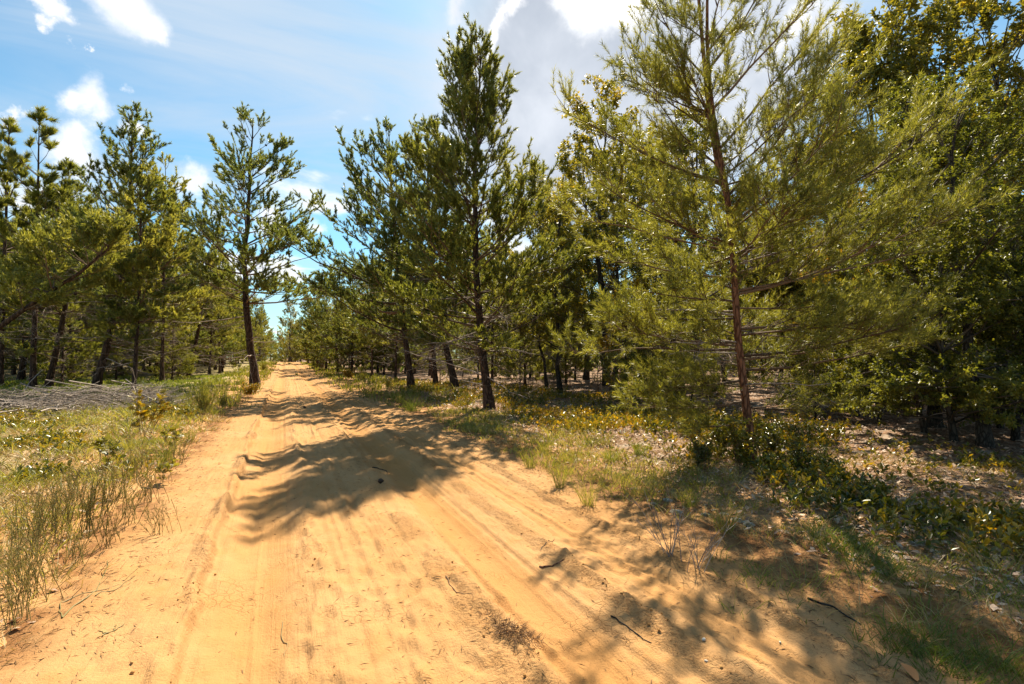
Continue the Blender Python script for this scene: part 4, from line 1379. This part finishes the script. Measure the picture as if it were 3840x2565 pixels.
KIND['clump'] = clump('grass_clump', 61, 110, (.5, 1.0), .10, .008, 'grass_green')
KIND['clump2'] = clump('grass_clump', 62, 90, (.5, 1.0), .09, .010, 'grass')
pl = 'plants on the left verge'
pr = 'plants on the right verge'
for kd, px, py, h, lab, grp, cat in (
        ('sapling', 146, 438, .95, 'oak sapling with pale golden lobed leaves on the left verge', pl, 'sapling'),
        ('sprout', 104, 472, .45, 'small oak sprout with lobed leaves left below the golden sapling', pl, 'sapling'),
        ('sprout', 172, 452, .40, 'small oak sprout just right below the golden sapling', pl, 'sapling'),
        ('sprout', 168, 488, .28, 'low leafy sprout near the sand edge of the left verge', pl, 'sapling'),
        ('bush', 205, 415, .80, 'bushy green broom between the golden sapling and the lone pine', pl, 'bush'),
        ('bush', 222, 409, .45, 'small green bush right beside the bushy broom', pl, 'bush'),
        ('yellow', 250, 400, .55, 'low yellow bush at the foot of the lone roadside pine', pl, 'bush'),
        ('deadtwig', 168, 402, .55, 'grey leafless twigs standing behind the golden sapling', pl, 'twigs'),
        ('broom', 92, 540, .62, 'tallest wiry broom in the middle of the left verge', pl, 'plant'),
        ('broom', 60, 528, .52, 'wiry broom at the left, behind the tallest broom', pl, 'plant'),
        ('broom2', 128, 535, .50, 'spreading wiry broom right of the tallest broom', pl, 'plant'),
        ('broom2', 150, 512, .45, 'spreading wiry broom close to the sand edge', pl, 'plant'),
        ('broom', 30, 560, .55, 'wiry broom by the left picture edge', pl, 'plant'),
        ('broom2', 75, 572, .42, 'drooping wiry broom over the left bank', pl, 'plant'),
        ('broom', 12, 622, .50, 'wiry broom in the lower left corner', pl, 'plant'),
        ('broom2', 34, 600, .40, 'low wiry broom above the lower left corner', pl, 'plant'),
        ('broom', 118, 498, .50, 'slim wiry broom behind the spreading ones', pl, 'plant'),
        ('broom2', 160, 545, .38, 'wiry broom trailing onto the sand', pl, 'plant'),
        ('broom', 180, 470, .45, 'wiry broom halfway up the left sand edge', pl, 'plant'),
        ('broom', 48, 545, .55, 'wiry broom between the leftmost broom and the tallest one', pl, 'plant'),
        ('broom2', 100, 515, .45, 'spreading broom in the upper middle of the left verge', pl, 'plant'),
        ('broom', 140, 480, .45, 'slim broom below the golden oak sapling', pl, 'plant'),
        ('broom2', 20, 585, .45, 'spreading broom at the left picture edge above the corner', pl, 'plant'),
        ('broom', 70, 500, .42, 'short broom in the yellow leaves of the left verge', pl, 'plant'),
        ('broom2', 108, 558, .40, 'low broom at the foot of the left bank', pl, 'plant'),
        ('clump2', 165, 465, .42, 'grass clump on the left verge below the golden sapling', pl, 'grass clump'),
        ('clump2', 128, 452, .38, 'grass clump left of the golden oak sapling', pl, 'grass clump'),
        ('clump2', 190, 440, .38, 'grass clump right of the golden oak sapling', pl, 'grass clump'),
        ('clump', 412, 412, .95, 'tall green grass clump on the right bank before the dark pine', pr, 'grass clump'),
        ('clump2', 400, 404, .5, 'lower yellow green grass clump behind the tall clump', pr, 'grass clump'),
        ('clump2', 588, 508, .42, 'grass clump at the sand edge below the golden cover', pr, 'grass clump'),
        ('clump2', 560, 490, .36, 'grass clump left of the one at the sand edge', pr, 'grass clump'),
        ('clump2', 530, 470, .40, 'grass clump nearest the shaded ruts on the right', pr, 'grass clump'),
        ('clump', 640, 455, .50, 'bluish green grass clump between the pine and the sand', pr, 'grass clump'),
        ('clump', 612, 462, .45, 'green grass clump left of the bluish one', pr, 'grass clump'),
        ('clump2', 725, 535, .36, 'brownish grass clump on the shaded right bank', pr, 'grass clump'),
        ('clump', 690, 510, .34, 'dark grass clump on the bank before the pine', pr, 'grass clump'),
        ('clump2', 545, 455, .40, 'sunlit grass clump near the pale sand patch', pr, 'grass clump'),
        ('yellow', 349, 380, .80, 'bright yellow bush on the right bend of the road', pr, 'bush'),
        ('bush', 362, 381, .60, 'green bush just right of the bright yellow bush', pr, 'bush'),
        ('bush', 388, 390, .55, 'grey green bush between yellow bush and grass clump', pr, 'bush'),
        ('brown', 397, 374, 1.9, 'dry reddish brown bush behind the thin curved pine', pr, 'bush'),
        ('brown', 322, 370, 1.5, 'dry brown bush beside the far road', pr, 'bush'),
        ('bushlet', 742, 466, .75, 'leafy plant hiding the foot of the red barked pine', pr, 'plant'),
        ('bushlet', 768, 460, .65, 'leafy plant right of the red barked trunk foot', pr, 'plant'),
        ('bushlet', 722, 455, .60, 'leafy plant left of the red barked trunk foot', pr, 'plant'),
        ('bushlet', 700, 470, .45, 'low leafy plant between the bank and the red barked pine', pr, 'plant'),
        ('bushlet', 800, 475, .50, 'leafy plant in the ground cover right of the red barked pine', pr, 'plant'),
        ('deadtwig', 668, 560, .50, 'pale dead twigs sticking up from the right bank', pr, 'twigs'),
        ('deadtwig', 700, 575, .40, 'dead forked stem right of the pale twigs', pr, 'twigs'),
        ('bush', 264, 372, 1.1, 'yellowish bush at the left road edge past the lone pine', pl, 'bush')):
    plant(kd, at(px, py), h * (.92 if kd.startswith('broom') else 1), px * 1.3, lab, grp, cat)

# brush pile of cut branches on the left
bp_c = (at(0, 412) + at(150, 405)) / 2
pile = link('brush_pile', None)
pile.location = gs_(bp_c)
ax = nrm(np.array(at(165, 404) - at(-40, 416)))
ay = np.array([-ax[1], ax[0], 0])
half = float((at(165, 404) - at(-40, 416)).length) / 2


def sticks(n, seed, lr, rr, hh, K=6):
    g = np.random.default_rng(seed)
    u = g.uniform(-1, 1, n) * half
    v = g.normal(size=n) * .95
    c = ax[None] * u[:, None] + ay[None] * v[:, None]
    c[:, 2] = surf(c[:, 0] + pile.location[0], c[:, 1] + pile.location[1]) - pile.location[2] + g.random(n) * hh * np.exp(-(v / .9) ** 2)
    a_ = math.atan2(ax[1], ax[0]) + g.normal(size=n) * .75
    d = nrm(np.stack([np.cos(a_), np.sin(a_), g.normal(size=n) * .24], -1))
    L = g.uniform(lr[0], lr[1], n)
    return curve(c - d * L[:, None] / 2, d, L, g.normal(size=(n, 3)) * np.array([.12, .12, .06]), K, g, .05), np.linspace(1, .4, K)[None] * g.uniform(rr[0], rr[1], n)[:, None]


P, Rr = sticks(46, 5, (1.4, 3.2), (.010, .028), .62)
for k in range(len(P)):
    G = Geo()
    tubes(G, P[k:k + 1], Rr[k:k + 1], 5)
    link('branch', G.mesh('branch', True), pile, 'grey_stick')
P, Rr = sticks(1100, 6, (.4, 1.6), (.004, .010), .62)
G = Geo()
tubes(G, P, Rr, 3)
tw = link('twigs', G.mesh('twigs', True), pile, 'grey_stick')
tw['kind'] = 'stuff'
tag(pile, 'long heap of grey cut branches on the left clearing', 'brush pile')


def on_road_stick(name, pix, r, mat, label, cat, forks=(), sides=5):
    """a stick lying on the sand through the given picture points"""
    P = np.array([np.array(at(*q)) for q in pix])
    c = P.mean(0)
    o = link(name, None)
    o.location = c
    G = Geo()

    def add(P, r):
        t = np.linspace(0, len(P) - 1, 9)
        Q = np.stack([np.interp(t, np.arange(len(P)), P[:, k]) for k in range(3)], -1)
        Q[:, 2] = surf(Q[:, 0], Q[:, 1]) + r * .7
        Q[:, :2] += np.random.default_rng(len(label)).normal(size=(9, 2)) * .006
        tubes(G, (Q - c)[None], (r * np.linspace(1, .45, 9))[None], sides)
    add(P, r)
    for f in forks:
        add(np.array([np.array(at(*q)) for q in f]), r * .7)
    o.data = None
    bpy.data.objects.remove(o)
    o = link(name, G.mesh(name, True), None, mat)
    o.location = c
    return tag(o, label, cat)


on_road_stick('fallen_branch', [(62, 628), (75, 618), (95, 606), (108, 580), (106, 574)], .005, 'broom', 'forked dry broom branch lying on the sand at lower left', 'branch',
              [[(62, 612), (90, 607), (120, 600), (138, 580)], [(95, 610), (118, 603), (134, 590)], [(62, 628), (58, 615), (66, 606)]])
on_road_stick('fallen_twig', [(540, 567), (552, 567), (563, 563)], .008, 'bark_red', 'short curved reddish stick beside the right rut', 'twig')
on_road_stick('fallen_twig', [(446, 581), (452, 592), (462, 600), (472, 604)], .005, 'debris', 'thin bent twig between the wheel tracks', 'twig')
on_road_stick('fallen_twig', [(284, 615), (282, 632), (288, 640), (284, 652)], .003, 'grass_dry', 'pale straw lying in the left wheel track', 'twig')
on_road_stick('fallen_twig', [(612, 617), (630, 630), (650, 645)], .005, 'bark_oak', 'straight dark twig in the lower right rut', 'twig')
on_road_stick('fallen_twig', [(100, 655), (112, 648), (125, 640)], .004, 'broom', 'little green sprig on the sand at lower left', 'twig', [[(112, 648), (116, 640)], [(106, 652), (98, 648)]])
on_road_stick('fallen_twig', [(372, 470), (382, 468), (388, 472)], .010, 'bark_oak', 'dark bark strip in the shade beside the right rut', 'twig')
on_road_stick('fallen_twig', [(540, 552), (548, 545), (555, 539)], .004, 'bark_oak', 'small dark twig right above the curved stick', 'twig')
on_road_stick('fallen_branch', [(805, 600), (835, 612), (860, 628)], .008, 'bark_oak', 'rotten dark stick beside the green grass at lower right', 'branch')
# a wad of brown needles on the sand
g = np.random.default_rng(8)
c = at(513, 641)
m_ = 260
A = np.stack([g.normal(size=m_) * .09, g.normal(size=m_) * .022, g.random(m_) * .012], -1)
ca, sa = math.cos(-1.2), math.sin(-1.2)
A = np.stack([A[:, 0] * ca - A[:, 1] * sa, A[:, 0] * sa + A[:, 1] * ca, A[:, 2]], -1)
G = Geo()
needles(G, A, nrm(g.normal(size=(m_, 3)) * np.array([1, 1, .15])), np.full(m_, .05), np.full(m_, 3), .06, .003, g)
nw_ = link('needle_wad', G.mesh('needle_wad'), None, 'debris')
nw_.location = c + Vector((0, 0, .01))
tag(nw_, 'wad of brown dead pine needles lying on the sand', 'needles')
# cone, pebbles and one orange leaf
for px, py, s_, lab in ((305, 408, .09, 'single dark pine cone lying on the road'), (378, 485, .06, 'dark pine cone in the tree shadow on the road')):
    c = link('pine_cone', CONE)
    c.location = at(px, py) + Vector((0, 0, .02))
    c.scale = (s_, s_, s_)
    c.rotation_euler = (1.45, 0, px)
    tag(c, lab, 'pine cone')


def pebble(px, py, s_, mat, name, label, cat):
    g = np.random.default_rng(int(px))
    import bmesh
    bm = bmesh.new()
    bmesh.ops.create_icosphere(bm, subdivisions=2, radius=1)
    for v in bm.verts:
        v.co *= 1 + .22 * float(g.normal() * .5)
        v.co.z *= .6
    me = bpy.data.meshes.new(name)
    bm.to_mesh(me)
    bm.free()
    me.polygons.foreach_set('use_smooth', np.ones(len(me.polygons), bool))
    o = link(name, me, None, mat)
    o.location = at(px, py) + Vector((0, 0, s_ * .25))
    o.scale = (s_, s_ * .7, s_)
    o.rotation_euler = (0, 0, px)
    return tag(o, label, cat)


pebble(704, 642, .014, 'pebble', 'pebble', 'white pebble in the shade at lower right', 'pebble')
pebble(706, 665, .009, 'pebble', 'pebble', 'smaller white pebble below the white one at lower right', 'pebble')
pebble(780, 643, .008, 'pebble', 'pebble', 'small pale pebble near the rotten dark stick', 'pebble')
pebble(872, 588, .010, 'pebble', 'pebble', 'pale pebble on the shaded bank by the green grass', 'pebble')
c = at(909, 679)
G = Geo()
th = np.linspace(0, 2 * np.pi, 12, endpoint=False)
V = np.stack([.030 * np.cos(th), .044 * np.sin(th) * (1 - .15 * np.cos(2 * th)), .018 * np.cos(th) ** 2 + .006], -1)
V = np.concatenate([[[0, 0, .002]], V])
G.add(V, np.array([(0, k + 1, (k + 1) % 12 + 1) for k in range(12)]))
ol = link('fallen_leaf', G.mesh('fallen_leaf', True), None, 'orange_leaf')
ol.location = c + Vector((0, 0, .012))
ol.rotation_euler = (.35, .1, -.3)
tag(ol, 'single orange leaf lying on the sand at the lower right', 'leaf')
# cushions of pale lichen on the right bank
G0 = Geo()
g = np.random.default_rng(15)
th = g.normal(size=(260, 3))
th[:, 2] = np.abs(th[:, 2])
th = nrm(th)
sd_ = perp(th, g) * .12
bs = th * .55
V = np.stack([bs - sd_, bs + sd_, th * g.uniform(.85, 1.1, (260, 1))], 1)
G0.add(V.reshape(-1, 3), np.arange(780).reshape(-1, 3))
G0.add(ico * .72, icf)
LM = G0.mesh('lichen_cushion')
LM.materials.append(M['lichen'])
lich = [(655, 505), (663, 500), (672, 512), (705, 515), (716, 512), (722, 518), (734, 522), (745, 524), (752, 528), (640, 492), (880, 527), (900, 535), (915, 545), (935, 552), (962, 562), (985, 570), (1005, 575), (845, 520), (950, 548), (1000, 560), (600, 448), (575, 440), (520, 430), (512, 436), (530, 428)]
for k, (px, py) in enumerate(lich):
    o = link('lichen_cushion', LM)
    p = at(px + g.normal() * 3, py + g.normal() * 2)
    s_ = g.uniform(.022, .055)
    o.location = p
    o.scale = (s_ * g.uniform(.8, 1.6), s_ * g.uniform(.8, 1.6), s_ * .5)
    o.rotation_euler = (0, 0, k)
    tag(o, 'pale grey lichen cushion on the litter of the right bank', 'lichen', 'lichen cushions on the right bank')
